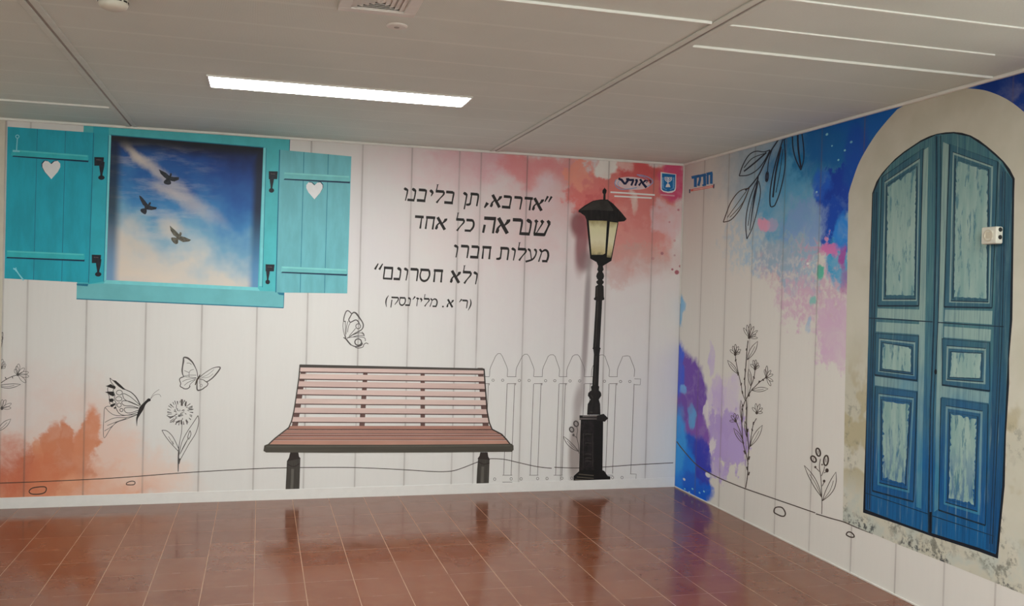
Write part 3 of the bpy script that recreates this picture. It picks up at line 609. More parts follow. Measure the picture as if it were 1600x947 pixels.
# ------------------------------------------------------------------ printed picket fence
fence = print_thing('fence', 'back', (880, 754), 'thin outlined white picket fence drawing behind the street lamp picture', 'fence')
ZF = zoomed(740, 540, 3.9468)
pk = [(100, 157, 210, 48), (262, 322, 373, 52), (425, 482, 530, 55), (575, 632, 685, 55), (728, 790, 838, 56), (887, 942, 993, 62)]
slant = .038
for k, (xl, xt, xr, yt) in enumerate(pk):
    p = Print('back', .0003, .0006); sh_ = lambda x, y: (x - (y - 150) * slant, y)
    yb = 800 if k < 5 else 790
    p.rib(ZF(sh_(xl, 232), sh_(xl, 245)), .8, False)
    p.rib(ZF((xl - 2, 190), (xl, 150), (xl + 6, 130), (xt - 22, 66), (xt - 8, yt + 2), (xt + 8, yt + 1), (xt + 20, 66), (xr - 6, 128), (xr, 150), (xr - 3, 192)), .8, False)
    p.rib(ZF(sh_(xl - 6, 232), sh_(xl - 6, yb)), .9, False); p.rib(ZF(sh_(xr, 236), sh_(xr, yb)), .9, False)
    for dx in (.18, .72): p.ring(*ZF((xl + (xr - xl) * dx, 214 + k * 1.5))[0], 1.9, 1.9, .8, 0, 8)
    for dx in (-.05, .5): p.ring(*ZF((xl - 75 + (xr - xl) * dx + 50, 824 - k * 2))[0], 1.8, 2.2, .8, 0, 8)
    p.build('picket', M_INK_FAINT, fence)
for (y0, y1, name) in ((192, 235, 't'), (800, 842, 'b')):
    gaps = [(62, 98), (207, 263), (372, 425), (528, 577), (684, 737), (837, 888)] if name == 't' else [(178, 238), (343, 400), (493, 550), (655, 700), (803, 860)]
    for a, b_ in gaps: [Print('back', .0003, .0006).rib(ZF((a, y), (b_, y)), .8, False).build('rail', M_INK_FAINT, fence) for y in (y0, y1)]
    p = Print('back', .0003, .0006)
    if name == 't': p.rib(ZF((992, 205), (1030, 206), (1027, 242), (992, 241)), .8, False)
    else: p.rib(ZF((965, 792), (1003, 793), (1000, 830), (958, 830)), .8, False)
    p.build('rail', M_INK_FAINT, fence)

# ------------------------------------------------------------------ ground lines and pebbles
gl = Print('back', .0003, .0007)
gl.rib([(0, 755), (50, 753.2), (100, 751), (150, 748.6), (200, 745.5), (277, 739.5), (350, 735), (420, 731.6), (480, 730.6), (540, 730.4), (590, 732), (640, 734.6), (680, 737), (705, 736.2), (722, 731.5), (745, 722.5), (760, 717.8), (772, 716.8), (790, 718.2), (815, 724), (840, 729.4), (862, 731.8)], 1.15)
gl.rib([(866, 730.2), (900, 731.3), (940, 730), (985, 726.8), (1020, 724.8), (1052, 723.2)], 1.1)
tag(gl.build('ground_line', M_INK_BROWN, base=(526, 745)), 'thin wavy ground line drawn low along the back wall', 'drawn line', 'drawn ground lines')
gr = Print('right', .0003, .0007)
gr.rib([(1057.5, 690), (1064, 699), (1074, 711), (1082, 720), (1090, 727.5), (1105, 737.5), (1126, 748), (1145, 756), (1164, 763.5), (1190, 772.5), (1214.5, 781), (1245, 791.5), (1274, 801.5)], 1.5)
gr.rib([(1275, 803), (1300, 810.5), (1318, 815.5), (1340, 825), (1364, 834.5)], [1.6, 1.6, 1.6, 1.4, .6])
tag(gr.build('ground_line', M_INK_BROWN, base=(1200, 790)), 'sloping ground line drawn on the right wall from the corner to the door picture', 'drawn line', 'drawn ground lines')
def pebble(wall, pts, w, label, m=M_INK_BROWN):
    p = Print(wall, .0003, .0007).rib(pts, w, True, True)
    tag(p.build('pebble', m, base=pts[0]), label, 'pebble', 'outlined pebbles')
pebble('back', [(45.5, 768), (50, 763), (60, 761), (70, 760.8), (72.5, 764), (70, 769.5), (62, 772), (50, 772)], 1.6, 'larger outlined pebble low on the back wall in the orange wash')
pebble('back', [(197.5, 757), (199, 754), (205, 752), (210, 752.5), (211, 755), (209, 757.3), (203, 757.8)], 1.3, 'small outlined pebble under the ground line below the black tipped butterfly')
pebble('right', [(1209.5, 800), (1211, 794), (1217, 792.2), (1223, 794), (1227, 801), (1226, 806), (1221, 806.5), (1213, 803)], 1.9, 'larger outlined pebble on the right wall between tall flower and berry sprig')
pebble('right', [(1322.5, 835), (1325, 831.5), (1330, 832), (1334, 836), (1334.5, 839), (1330, 839.5), (1325, 837.5)], 1.9, 'small outlined pebble under the stone surround of the door picture')

# ------------------------------------------------------------------ butterflies
b1 = print_thing('butterfly', 'back', (214, 666), 'largest butterfly drawing with black wing tips and long hindwing, left of the dandelion', 'butterfly', 'butterfly drawings')
ZZ = zoomed(150, 580, 8.0)
f = Print('back', .0003, .0007)
for q in ([(205, 110), (250, 120), (300, 165), (368, 235), (335, 227), (280, 190), (235, 145)], [(120, 185), (148, 178), (185, 160), (245, 200), (238, 225), (205, 216), (155, 200)],
          [(112, 262), (150, 255), (213, 255), (232, 300), (218, 316), (175, 300), (150, 278)], [(160, 348), (208, 340), (226, 365), (206, 386), (168, 385)], [(178, 420), (242, 398), (242, 420), (200, 452), (180, 440)], [(218, 460), (246, 443), (247, 465), (232, 473)], [(252, 478), (266, 484), (276, 508), (264, 500)]):
    f.poly(ZZ(*q))
f.rib(ZZ((175, 85), (215, 120), (290, 160), (360, 225), (440, 265), (500, 325), (540, 395), (556, 430)), [.8, .8, .8, 1, 1.2, 1.4, 1.4, 1.2])
for q in ([(175, 85), (185, 130), (215, 170), (245, 200)], [(150, 200), (145, 230), (150, 258)], [(150, 280), (165, 315), (165, 350)], [(165, 385), (178, 412)], [(205, 386), (215, 402)], [(245, 205), (214, 240), (236, 300), (228, 350), (252, 400), (248, 450), (275, 510), (320, 545), (400, 550), (520, 515)],
          [(555, 430), (440, 328), (350, 280), (335, 302), (360, 355), (440, 393), (545, 438)], [(545, 438), (420, 380), (340, 370), (323, 400), (360, 430), (450, 437), (530, 460)], [(530, 465), (420, 455), (355, 465), (370, 512), (430, 522), (525, 490)]):
    f.rib(ZZ(*q), .9)
for cx, cy, rx, ry in ((292, 268, 38, 30), (285, 346, 40, 28), (290, 424, 26, 26), (318, 486, 20, 20)): f.ring(150 + cx / 8, 580 + cy / 8, rx / 8, ry / 8, .9)
f.build('forewing', M_INK, b1)
h = Print('back', .0003, .0006)
for q in ([(515, 540), (420, 548), (300, 558), (220, 545), (160, 505), (110, 460), (100, 560), (95, 640), (92, 740), (105, 835), (180, 720), (260, 640), (380, 598), (515, 545)], [(515, 545), (380, 580), (230, 585), (110, 640)], [(380, 590), (240, 640), (140, 680)], [(260, 630), (200, 690), (105, 748)], [(110, 458), (140, 440), (180, 442)]): h.rib(ZZ(*q), .85)
h.build('hindwing', M_INK_SOFT, b1)
Print('back', .0005, .0009).poly(ZZ((682, 350), (655, 340), (630, 362), (580, 410), (545, 450), (525, 500), (510, 560), (503, 600), (511, 692), (520, 605), (545, 555), (590, 485), (620, 420), (652, 385), (680, 372)), True).build('body', M_INK, b1)
Print('back', .0003, .0006).rib(ZZ((680, 348), (720, 280), (790, 228)), .6).rib(ZZ((685, 345), (730, 298), (790, 290), (812, 322)), .6).build('antennae', M_INK_FAINT, b1)

b2 = print_thing('butterfly', 'back', (308, 610), 'open winged butterfly drawing above the dandelion, crossing a board joint', 'butterfly', 'butterfly drawings')
ZZ = zoomed(240, 545, 13.333)
f = Print('back', .0003, .0007)
f.rib(ZZ((918, 590), (905, 480), (860, 370), (800, 270), (720, 200), (660, 180), (625, 190), (622, 260), (605, 360), (595, 450), (605, 530), (632, 580)), [1.1, 1.2, 1.4, 2.2, 2.8, 2.4, 2, 2.6, 2, 2.2, 1.6, 1.2])
for q in ([(632, 580), (740, 590), (890, 605)], [(740, 590), (742, 500), (772, 450), (835, 432)], [(640, 455), (700, 480), (745, 500)], [(690, 300), (750, 300), (790, 330)], [(890, 550), (750, 548)], [(640, 560), (680, 560), (738, 550)]): f.rib(ZZ(*q), .7)
f.build('left_forewing', M_INK_SOFT, b2)
f = Print('back', .0003, .0007)
f.rib(ZZ((632, 580), (560, 610), (540, 650), (565, 720), (555, 780), (600, 810), (645, 835), (710, 830), (755, 790), (748, 765)), 1.4)
for q in ([(890, 610), (700, 640), (600, 685)], [(880, 630), (720, 700), (640, 765)], [(870, 645), (780, 720), (750, 765)]): f.rib(ZZ(*q), .7)
f.build('left_hindwing', M_INK_SOFT, b2)
f = Print('back', .0003, .0007)
f.rib(ZZ((945, 605), (1060, 510), (1200, 420), (1300, 385), (1388, 388), (1350, 465), (1260, 575), (1180, 645), (1100, 688), (1040, 650), (945, 628)), [1, 1, 1, 1.2, 1.8, 2, 1.8, 1.6, 1.4, 1, 1])
for q in ([(1000, 595), (1130, 540), (1260, 430)], [(1000, 610), (1150, 590), (1240, 520)]): f.rib(ZZ(*q), .5)
f.build('right_forewing', M_INK_SOFT, b2)
f = Print('back', .0003, .0007)
f.rib(ZZ((1100, 688), (1132, 725), (1110, 775), (1060, 810), (1000, 850), (915, 862), (903, 760), (915, 650)), [1.3, 1.3, 1.3, 1.4, 1.6, 2.2, 1.8, 1.2])
f.rib(ZZ((955, 650), (955, 730)), .6, False).ring(240 + 990 / 13.333, 545 + 765 / 13.333, 2, 2, .5); f.build('right_hindwing', M_INK_SOFT, b2)
Print('back', .0005, .0009).rib(ZZ((968, 540), (935, 605), (905, 650), (868, 755)), [1.2, 2.8, 2.4, 1.6]).build('body', M_INK_BROWN, b2)

b3 = print_thing('butterfly', 'back', (556, 545), 'side view butterfly drawing with folded wings, alone above the bench back', 'butterfly', 'butterfly drawings')
ZZ = zoomed(520, 475, 12.63)
f = Print('back', .0003, .0007)
f.rib(ZZ((255, 345), (215, 335), (225, 250), (260, 155), (300, 133), (345, 165), (372, 198)), 1.6).rib(ZZ((372, 200), (340, 260), (315, 312), (342, 360), (385, 345), (430, 322), (470, 318), (508, 360), (525, 395)), 1.6)
f.rib(ZZ((372, 200), (410, 168), (450, 178), (490, 222), (530, 280), (585, 362), (602, 430), (580, 492), (530, 532), (450, 572), (345, 638), (280, 680)), [1.6, 2, 2.4, 2.6, 2.2, 1.8, 1.8, 1.6, 1.6, 1.4, 1.4, 1.2])
f.ring(520 + 500 / 12.63, 475 + 440 / 12.63, 3.7, 3.9, 1.2)
for q in ([(452, 478), (385, 560), (322, 632)], [(208, 345), (200, 440), (215, 560), (250, 670)], [(245, 350), (250, 480), (245, 600), (262, 680)], [(300, 340), (272, 450), (262, 600)], [(345, 372), (310, 440), (290, 560)]): f.rib(ZZ(*q), .9)
f.build('forewings', M_INK_SOFT, b3)
f = Print('back', .0003, .0007)
f.ring(520 + 500 / 12.63, 475 + 752 / 12.63, 5.2, 5.0, 1.8)
f.rib(ZZ((350, 800), (430, 838), (520, 832), (575, 790), (555, 740)), [1.4, 1.6, 2.2, 2.6, 1.2]).rib(ZZ((440, 850), (500, 872), (592, 850), (612, 800), (660, 770), (702, 792)), 1.2)
for q in ([(280, 672), (400, 652), (520, 652), (610, 662), (642, 695), (638, 735)], [(370, 622), (500, 572), (580, 580), (612, 622), (500, 620), (400, 650)], [(570, 550), (610, 590), (620, 640)]): f.rib(ZZ(*q), 1.0)
f.build('hindwing', M_INK_SOFT, b3)
Print('back', .0005, .0009).rib(ZZ((208, 660), (260, 692), (300, 742), (352, 802), (372, 812)), [1.2, 2.2, 2.2, 2, 1]).build('body', M_INK_SOFT, b3)

# ------------------------------------------------------------------ drawn plants
def leaf(wall, a, b, wd, m, parent, w=.9, vein=True, side=0):
    """pointed outline leaf from a to b, wd = half width in photo pixels"""
    dx, dy = b[0] - a[0], b[1] - a[1]; d = math.hypot(dx, dy); nx, ny = -dy / d, dx / d
    L = [(a[0] + dx * t + nx * (wd * s + side * math.sin(math.pi * t)), a[1] + dy * t + ny * (wd * s + side * math.sin(math.pi * t))) for t, s in ((0, 0), (.25, .75), (.5, 1), (.75, .75), (1, 0))]
    R = [(a[0] + dx * t + nx * (-wd * s + side * math.sin(math.pi * t)), a[1] + dy * t + ny * (-wd * s + side * math.sin(math.pi * t))) for t, s in ((0, 0), (.25, .75), (.5, 1), (.75, .75), (1, 0))]
    p = Print(wall, .0003, .0007).rib(L, [w, w, w, w, w * .5]).rib(R, [w, w, w, w, w * .5])
    if vein: p.rib([a, (a[0] + dx * .4 + nx * (side + wd * .15), a[1] + dy * .4 + ny * (side + wd * .15)), (a[0] + dx * .72 + nx * side * .7, a[1] + dy * .72 + ny * side * .7)], w * .7)
    return p.build('leaf', m, parent)
def flower(wall, c, tips, m, parent, w=.62, pw=2.1, core=1.9):
    """open flower: dark calyx at c and outlined petals reaching the tips"""
    p = Print(wall, .0003, .0007).disc(c[0], c[1], core, core * 1.15)
    for tx, ty in tips:
        dx, dy = tx - c[0], ty - c[1]; d = math.hypot(dx, dy) or 1; nx, ny = -dy / d * pw, dx / d * pw
        p.rib([c, (c[0] + dx * .45 + nx, c[1] + dy * .45 + ny), (c[0] + dx * .8 + nx * .9, c[1] + dy * .8 + ny * .9), (tx, ty), (c[0] + dx * .8 - nx * .9, c[1] + dy * .8 - ny * .9), (c[0] + dx * .45 - nx, c[1] + dy * .45 - ny), c], w)
    return p.build('flower', m, parent)

# dandelion
dl = print_thing('dandelion', 'back', (278, 738), 'dandelion drawing with round seed head and two leaves, standing on the ground line', 'flower')
ZZ = zoomed(240, 615, 7.2875)
sd = Print('back', .0003, .0007); rnd = random.Random(3)
cx, cy = 240 + 305 / 7.2875, 615 + 215 / 7.2875
for k in range(30):
    a = 2 * math.pi * k / 30 + rnd.uniform(-.08, .08); r0 = rnd.uniform(.62, .8); r1 = rnd.uniform(.95, 1.08)
    sd.rib([(cx + 20 * r0 * math.cos(a), cy + 19 * r0 * math.sin(a)), (cx + 20 * r1 * math.cos(a + .05), cy + 19 * r1 * math.sin(a + .05))], [.7, 1.2 if k % 3 else 1.8], False)
for k in range(34):
    a = rnd.uniform(0, 6.28); r = rnd.uniform(.05, .6)
    sd.rib([(cx + 20 * r * math.cos(a), cy + 19 * r * math.sin(a)), (cx + 20 * (r + .13) * math.cos(a + .15), cy + 19 * (r + .13) * math.sin(a + .15))], rnd.uniform(.6, 1.2), False)
for q, w in (([(322, 65), (322, 140)], 3.2), ([(370, 90), (362, 145)], 2.4), ([(255, 330), (300, 310)], 2.6), ([(315, 300), (318, 350)], 2.2), ([(150, 250), (190, 265), (250, 250)], 1.2), ([(185, 328), (215, 318), (250, 285)], 1.2), ([(375, 300), (382, 350)], 1.6), ([(400, 178), (455, 178)], 1.0)): sd.rib(ZZ(*q), w, len(q) > 2)
sd.build('flower_head', M_INK_SOFT, dl)
Print('back', .0003, .0007).rib(ZZ((322, 345), (318, 440), (295, 560), (285, 650), (282, 760), (279, 890)), [.9, .9, 1.0, 1.6, 2.2, 1.2]).rib(ZZ((300, 740), (285, 800)), 2.6, False).build('stem', M_INK_SOFT, dl)
Print('back', .0003, .0007).rib(ZZ((95, 418), (150, 425), (210, 480), (255, 560), (290, 640)), 1).rib(ZZ((95, 418), (130, 480), (200, 570), (280, 655)), 1).rib(ZZ((170, 490), (225, 580), (215, 540)), .7).build('leaf', M_INK_SOFT, dl)
Print('back', .0003, .0007).rib(ZZ((505, 250), (440, 350), (380, 440), (320, 560), (285, 720)), 1).rib(ZZ((505, 250), (515, 320), (480, 450), (400, 580), (300, 760)), 1).rib(ZZ((415, 420), (425, 465), (400, 520), (390, 490), (412, 425)), 1.0).rib(ZZ((400, 500), (345, 600), (300, 690)), [.6, 1.6, .8]).build('leaf', M_INK_SOFT, dl)

# flowers entering at the left edge of the mural
sp = print_thing('flower_sprig', 'back', (2, 690), 'wildflower sprig drawing cut off by the left edge of the photo', 'flower')
ZZ = zoomed(0, 500, 4.984)
flower('back', (27.8, 585.2), ZZ((145, 342), (115, 385), (190, 375), (222, 408), (225, 440), (200, 488), (130, 360)), M_INK_SOFT, sp, .65, 2.4, 2.2)
flower('back', (1.5, 575), ZZ((20, 305), (35, 325), (45, 345), (42, 365)), M_INK_SOFT, sp, .65, 2.0, 2)
flower('back', (3, 638), ZZ((45, 622), (18, 620), (88, 650), (85, 685)), M_INK_SOFT, sp, .65, 2.0, 2.4)
flower('back', (1, 536), ZZ((20, 95), (20, 130), (5, 80)), M_INK_SOFT, sp, .8, 1.4, 1.6)
Print('back', .0003, .0007).rib(ZZ((135, 428), (95, 440), (50, 462), (0, 495), (-60, 530)), 1.1).rib(ZZ((50, 462), (40, 445)), 1.4, False).rib(ZZ((95, 440), (100, 455)), 1.2, False).build('stem', M_INK_SOFT, sp)
Print('back', .0003, .0007).rib(ZZ((0, 740), (-20, 800)), 1).build('stem', M_INK_SOFT, sp)
Print('back', .0003, .0007).rib(ZZ((18, 165), (10, 215)), 1, False).build('stem', M_INK_SOFT, sp)
leaf('back', (-4, 603), (32.5, 600.6), 3.2, M_INK_SOFT, sp, .9, True, 1.5)
leaf('back', (-4, 674), (17, 654.6), 4.0, M_INK_SOFT, sp, .9, True, 0)

def berry_sprig(wall, Zf, berries, small, stems, leaves, m, label, base, sc):
    t = print_thing('berry_sprig', wall, base, label, 'plant')
    p = Print(wall, .0003, .0007)
    for q in stems: p.rib(Zf(*q), 1.0)
    p.build('stem', m, t)
    for (x, y, rx, ry, ang) in berries:
        c_ = Zf((x, y))[0]; Print(wall, .0003, .0008).ring(c_[0], c_[1], rx / sc, ry / sc, 2.4, ang).rib([(c_[0] - .3, c_[1] - ry / sc * .4), (c_[0] + .2, c_[1] + ry / sc * .4)], .8, False).build('berry', m, t)
    for (x, y, r) in small:
        c_ = Zf((x, y))[0]; Print(wall, .0003, .0008).disc(c_[0], c_[1], r / sc, r / sc * 1.2).build('bud', m, t)
    for a, b_, wd, sd_ in leaves: leaf(wall, Zf(a)[0], Zf(b_)[0], wd / sc, m, t, 1.0, True, sd_ / sc)
    return t
berry_sprig('back', zoomed(860, 640, 7.287), [(242, 228, 22, 28, -.4), (292, 162, 24, 30, -.3)], [(262, 290, 13)], [[(325, 500), (318, 400), (300, 310), (308, 240), (300, 190)], [(300, 320), (262, 292)]], [((325, 480), (145, 302), 22, -12)],
            M_INK_SOFT, 'small berry sprig drawing peeking out left of the lamp post base', (903, 712), 7.287)
berry_sprig('right', zoomed(1240, 690, 6.31), [(243, 105, 20, 40, -.25), (197, 173, 22, 34, -.6), (320, 187, 22, 50, .1)], [(215, 252, 10), (330, 285, 17), (302, 390, 12), (282, 228, 7)],
            [[(278, 715), (280, 600), (275, 450), (268, 340), (255, 250), (265, 170)], [(275, 340), (300, 280), (305, 245)], [(255, 295), (215, 255)], [(300, 310), (330, 295)], [(282, 440), (302, 400)]],
            [((278, 550), (105, 235), 24, 8), ((285, 585), (418, 300), 34, 20)], M_INK_BROWN, 'berry sprig drawing with two leaves just left of the door surround', (1283, 804), 6.31)

# tall wildflower on the right wall
tf = print_thing('wildflower', 'right', (1165, 764), 'tall wildflower stalk drawing with six open blossoms on the right wall', 'flower')
ZA = zoomed(1130, 495, 8.611); ZC = zoomed(1130, 600, 5.567)
st = Print('right', .0003, .0007)
for q, w in ((ZA((335, 320), (322, 430), (310, 600), (295, 780), (290, 900)) + ZC((192, 30), (192, 110), (200, 140), (205, 220), (200, 330), (212, 460), (222, 560), (215, 680), (212, 800), (195, 905)), 1.3),
             (ZA((165, 510), (172, 600), (205, 760), (245, 930)) + ZC((165, 70), (190, 140)), 1.0), (ZA((430, 710), (410, 840), (370, 945)) + ZC((240, 30), (220, 90), (190, 150)), 1.0),
             (ZA((580, 815), (490, 880), (420, 950)) + ZC((250, 50), (200, 130), (175, 190), (160, 260), (165, 400), (175, 520), (205, 630), (218, 700)), 1.2),
             (ZC((115, 330), (150, 420), (180, 520)), 1.0), (ZC((290, 300), (260, 360), (240, 480), (225, 570)), 1.1)):
    st.rib(q, w)
for a, b_ in (((318, 425), (312, 455)), ((172, 570), (165, 600)), ((205, 750), (200, 790)), ((245, 890), (240, 925)), ((295, 700), (300, 740)), ((292, 820), (284, 850)), ((410, 800), (418, 835)), ((490, 860), (480, 890)), ((530, 840), (545, 860))): st.rib(ZA(a, b_), 2.0, False)
for a, b_ in (((165, 60), (170, 85)), ((228, 90), (222, 110)), ((175, 180), (168, 200)), ((205, 200), (202, 225)), ((160, 310), (163, 335)), ((215, 390), (212, 420)), ((250, 390), (255, 410)), ((265, 330), (262, 355)), ((180, 580), (195, 610)), ((230, 630), (222, 660)), ((205, 720), (212, 750)), ((228, 765), (220, 795))): st.rib(ZC(a, b_), 2.0, False)
st.build('stem', M_INK_BROWN, tf)
for c_, tips in ((ZA((350, 280))[0], ZA((275, 150), (322, 110), (365, 95), (412, 130), (462, 185), (462, 285), (440, 240))), (ZA((163, 507))[0], ZA((95, 445), (130, 395), (165, 370), (205, 400), (235, 440), (225, 480))),
                 (ZA((430, 700))[0], ZA((370, 640), (405, 585), (440, 580), (470, 620), (485, 660))), (ZA((582, 815))[0], ZA((560, 710), (588, 660), (640, 720), (670, 775), (670, 870), (640, 930))),
                 (ZC((108, 322))[0], ZC((58, 322), (70, 275), (100, 255), (128, 268))), (ZC((292, 252))[0], ZC((255, 205), (285, 170), (320, 175), (342, 210), (342, 248)))):
    flower('right', c_, tips, M_INK_BROWN, tf, .7, 1.6, 2.0)
for a, b_, wd in ((ZA((325, 580))[0], ZA((465, 330))[0], 4), (ZA((200, 770))[0], ZA((58, 585))[0], 3), (ZA((375, 940))[0], ZA((345, 700))[0], 2.6), (ZC((250, 55))[0], ZC((392, 42))[0], 3.4), (ZC((165, 330))[0], ZC((155, 140))[0], 2.2), (ZC((178, 520))[0], ZC((92, 385))[0], 3), (ZC((235, 545))[0], ZC((342, 358))[0], 4), (ZC((205, 460))[0], ZC((188, 320))[0], 1.6)):
    leaf('right', a, b_, wd, M_INK_BROWN, tf, .85)

# leafy branch hanging from the ceiling line
br = print_thing('leafy_branch', 'right', (1170, 370), 'leafy branch drawing hanging from the top of the right wall', 'branch')
ZZ = zoomed(1120, 205, 5.413)
Print('right', .0003, .0007).rib(ZZ((528, 62), (450, 180), (400, 280), (350, 380), (280, 470), (240, 500)), 2.0).rib(ZZ((470, 150), (440, 240), (430, 340)), 1.2).rib(ZZ((350, 380), (345, 430)), 2, False).rib(ZZ((585, 55), (570, 75)), 1.4, False).build('stem', M_INK_BLUE, br)
def outline_leaf(qs, m=M_INK_BLUE):
    p = Print('right', .0003, .0008)
    for q, w in qs: p.rib(ZZ(*q), w)
    p.build('leaf', m, br)
outline_leaf([([(450, 158), (400, 175), (330, 170), (270, 205), (220, 290), (190, 378)], 1.5), ([(190, 378), (270, 370), (350, 320), (410, 240), (450, 160)], 1.5), ([(420, 180), (330, 260), (230, 340)], 2.2), ([(400, 190), (300, 230), (230, 310)], 1.2)])
outline_leaf([([(275, 480), (190, 510), (120, 600), (80, 700), (55, 770)], 1.4), ([(55, 770), (120, 750), (190, 670), (240, 570), (275, 480)], 1.4), ([(255, 500), (190, 590), (90, 730)], .9), ([(260, 520), (210, 620), (110, 730)], .9)], M_INK_BROWN)
outline_leaf([([(350, 400), (290, 540), (255, 680), (245, 800), (255, 912)], 1.4), ([(255, 912), (300, 820), (340, 680), (370, 520), (355, 420)], 1.2), ([(345, 430), (320, 560), (300, 680), (280, 840)], [3, 2.6, 1.6, 1]), ([(340, 440), (290, 640), (265, 800)], .9)])
outline_leaf([([(560, 70), (500, 260), (465, 420), (450, 540), (455, 635), (490, 630)], 1.8), ([(490, 630), (530, 530), (570, 360), (580, 220), (570, 70)], 1.6), ([(545, 130), (500, 350), (475, 560)], 2.4), ([(560, 150), (535, 340), (500, 520)], 1.0)])
outline_leaf([([(640, 35), (645, 140), (670, 240), (712, 328)], 1.8), ([(712, 328), (735, 240), (735, 140), (720, 15)], 1.6), ([(685, 25), (690, 150), (712, 310)], 2.6)])
Print('right', .0003, .0008).ring(1120 + 425 / 5.413, 205 + 385 / 5.413, 2.2, 8, 1.4, .1).rib(ZZ((428, 350), (422, 420)), 2, False).build('bud', M_INK_BLUE, br)

# ------------------------------------------------------------------ printed street lamp
M_IRON = paint('black_lamp_iron', (28, 25, 24), 'BL', var=.35, scale=9, stretch=(6, 1, 1))
M_IRON_L = paint('grey_lamp_iron', (52, 48, 44), 'BL', var=.2, scale=10)
M_IRON_D = paint('deep_black_iron', (16, 14, 14), 'BL', var=.2)
def glow_glass():
    m, t, b = new_mat('printed_lantern_glass', .45, .3); p = t.pos(); s = t.new('ShaderNodeSeparateXYZ'); t.put(s.inputs[0], p)
    zt = on_back(935, 345)[1]; zb = on_back(935, 402)[1]; v = t.step(s.outputs[2], zb, zt, 0, 1, False)
    cr = t.new('ShaderNodeValToRGB'); e = cr.color_ramp.elements
    while len(e) < 5: e.new(.5)
    for k, (q, c_) in enumerate(((0, (60, 54, 40)), (.14, (168, 152, 110)), (.45, (190, 180, 148)), (.8, (186, 178, 140)), (1, (140, 126, 84)))): e[k].position = q; e[k].color = alb(c_, 'BU')
    t.put(cr.inputs[0], t.math('ADD', v, t.step(t.noise(p, 18, 3), .2, .8, -.06, .06))); t.put(b.inputs['Base Color'], cr.outputs[0]); return m
M_GLASS = glow_glass()
lamp = print_thing('street_lamp', 'back', (925, 753), 'black street lamp picture with cream lantern glass, printed beside the corner', 'street lamp')
ZL = zoomed(890, 290, 6.3133); ZM = zoomed(890, 430, 4.1174); ZN = zoomed(860, 640, 7.2867); ZP = zoomed(810, 390, 5.919)
Print('back', .0010, .0016).poly(ZL((345, 18), (350, 28), (365, 45), (362, 70), (354, 85), (354, 140), (330, 140), (334, 85), (323, 70), (325, 45), (340, 28))).build('finial', M_IRON, lamp)
rf = Print('back', .0014, .0022).poly(ZL((300, 138), (375, 138), (430, 180), (510, 265), (562, 330), (540, 352), (480, 358), (380, 350), (165, 338), (150, 300), (105, 268), (86, 262), (88, 242), (150, 195), (230, 150))).build('roof', M_IRON, lamp)
Print('back', .0022, .0025).poly(ZL((100, 245), (230, 158), (300, 146), (372, 148), (430, 235), (430, 252), (260, 240))).build('roof_panel', M_IRON_L, rf)
Print('back', .0010, .0016).poly(ZL((165, 336), (480, 355), (478, 380), (412, 742), (330, 792), (322, 802), (285, 802), (265, 755), (203, 720))).build('lantern_frame', M_IRON_D, lamp)
Print('back', .0016, .0020).poly(ZL((188, 345), (368, 347), (350, 668), (330, 682), (216, 684))).build('glass_pane', M_GLASS, lamp)
Print('back', .0016, .0020).poly(ZL((396, 357), (472, 366), (408, 712), (366, 708))).build('glass_pane', M_GLASS, lamp)
pole = Print('back', .0012, .0020)
L = ZP((737, 150), (733, 170), (728, 185), (738, 205), (724, 225), (719, 248), (726, 268), (736, 280), (718, 298), (724, 312), (736, 325), (712, 340), (708, 440), (697, 452), (699, 464), (716, 470), (690, 905), (684, 915), (692, 922)) + ZM((156, 510), (145, 712), (136, 716), (140, 740), (120, 757), (117, 775), (134, 800), (116, 830), (112, 898))
R = ZP((780, 150), (784, 170), (788, 185), (776, 205), (788, 225), (792, 248), (786, 268), (776, 280), (790, 298), (786, 312), (774, 325), (788, 340), (790, 440), (794, 452), (792, 464), (774, 470), (752, 905), (762, 915), (756, 922)) + ZM((192, 510), (185, 712), (190, 716), (188, 740), (202, 757), (204, 775), (188, 800), (196, 830), (198, 898))
pole.poly(L + R[::-1]).build('pole', M_IRON, lamp)
for q, w in ((ZP((735, 480), (712, 900)), 1.6), (ZP((728, 345), (726, 435)), 1.4), (ZM((170, 520), (160, 705)), 1.3), (ZM((135, 770), (150, 790)), 1.4), (ZM((132, 880), (148, 882)), 2)):
    Print('back', .0020, .0023).rib(q, w, False).build('pole_highlight', M_IRON_L, lamp)
base = Print('back', .0012, .0020).poly(ZN((345, 118), (600, 118), (592, 690), (615, 700), (650, 755), (682, 762), (680, 822), (262, 826), (265, 756), (325, 702), (328, 600))).build('pedestal', M_IRON_D, lamp)
Print('back', .0020, .0026).poly(ZN((330, 66), (525, 66), (560, 60), (605, 48), (657, 98), (618, 138), (525, 122), (330, 118))).build('pedestal_cap', M_IRON, base)
Print('back', .0026, .0029).poly(ZN((365, 68), (528, 68), (528, 84), (365, 84))).poly(ZN((330, 96), (526, 98), (526, 112), (330, 112))).build('cap_highlight', paint('cap_highlight_iron', (92, 84, 80), 'BL', var=.2), base)
Print('back', .0020, .0023).poly(ZN((350, 130), (496, 130), (496, 690), (330, 690))).build('pedestal_face', paint('pedestal_face_iron', (26, 22, 22), 'BL', var=.5, scale=30), base)
q = Print('back', .0023, .0025)
for y in (285, 385, 510, 555, 590): q.rib(ZN((395, y), (420, y - 6), (465, y)), 1.2)
q.rib(ZN((375, 270), (480, 275), (480, 650), (370, 655)), .9, False, True); q.build('relief_ornament', M_IRON_L, base)
q = Print('back', .0020, .0024)
for y, x in ((735, 320), (768, 300), (795, 280)): q.rib(ZN((x, y), (492, y + 16)), 1.5, False)
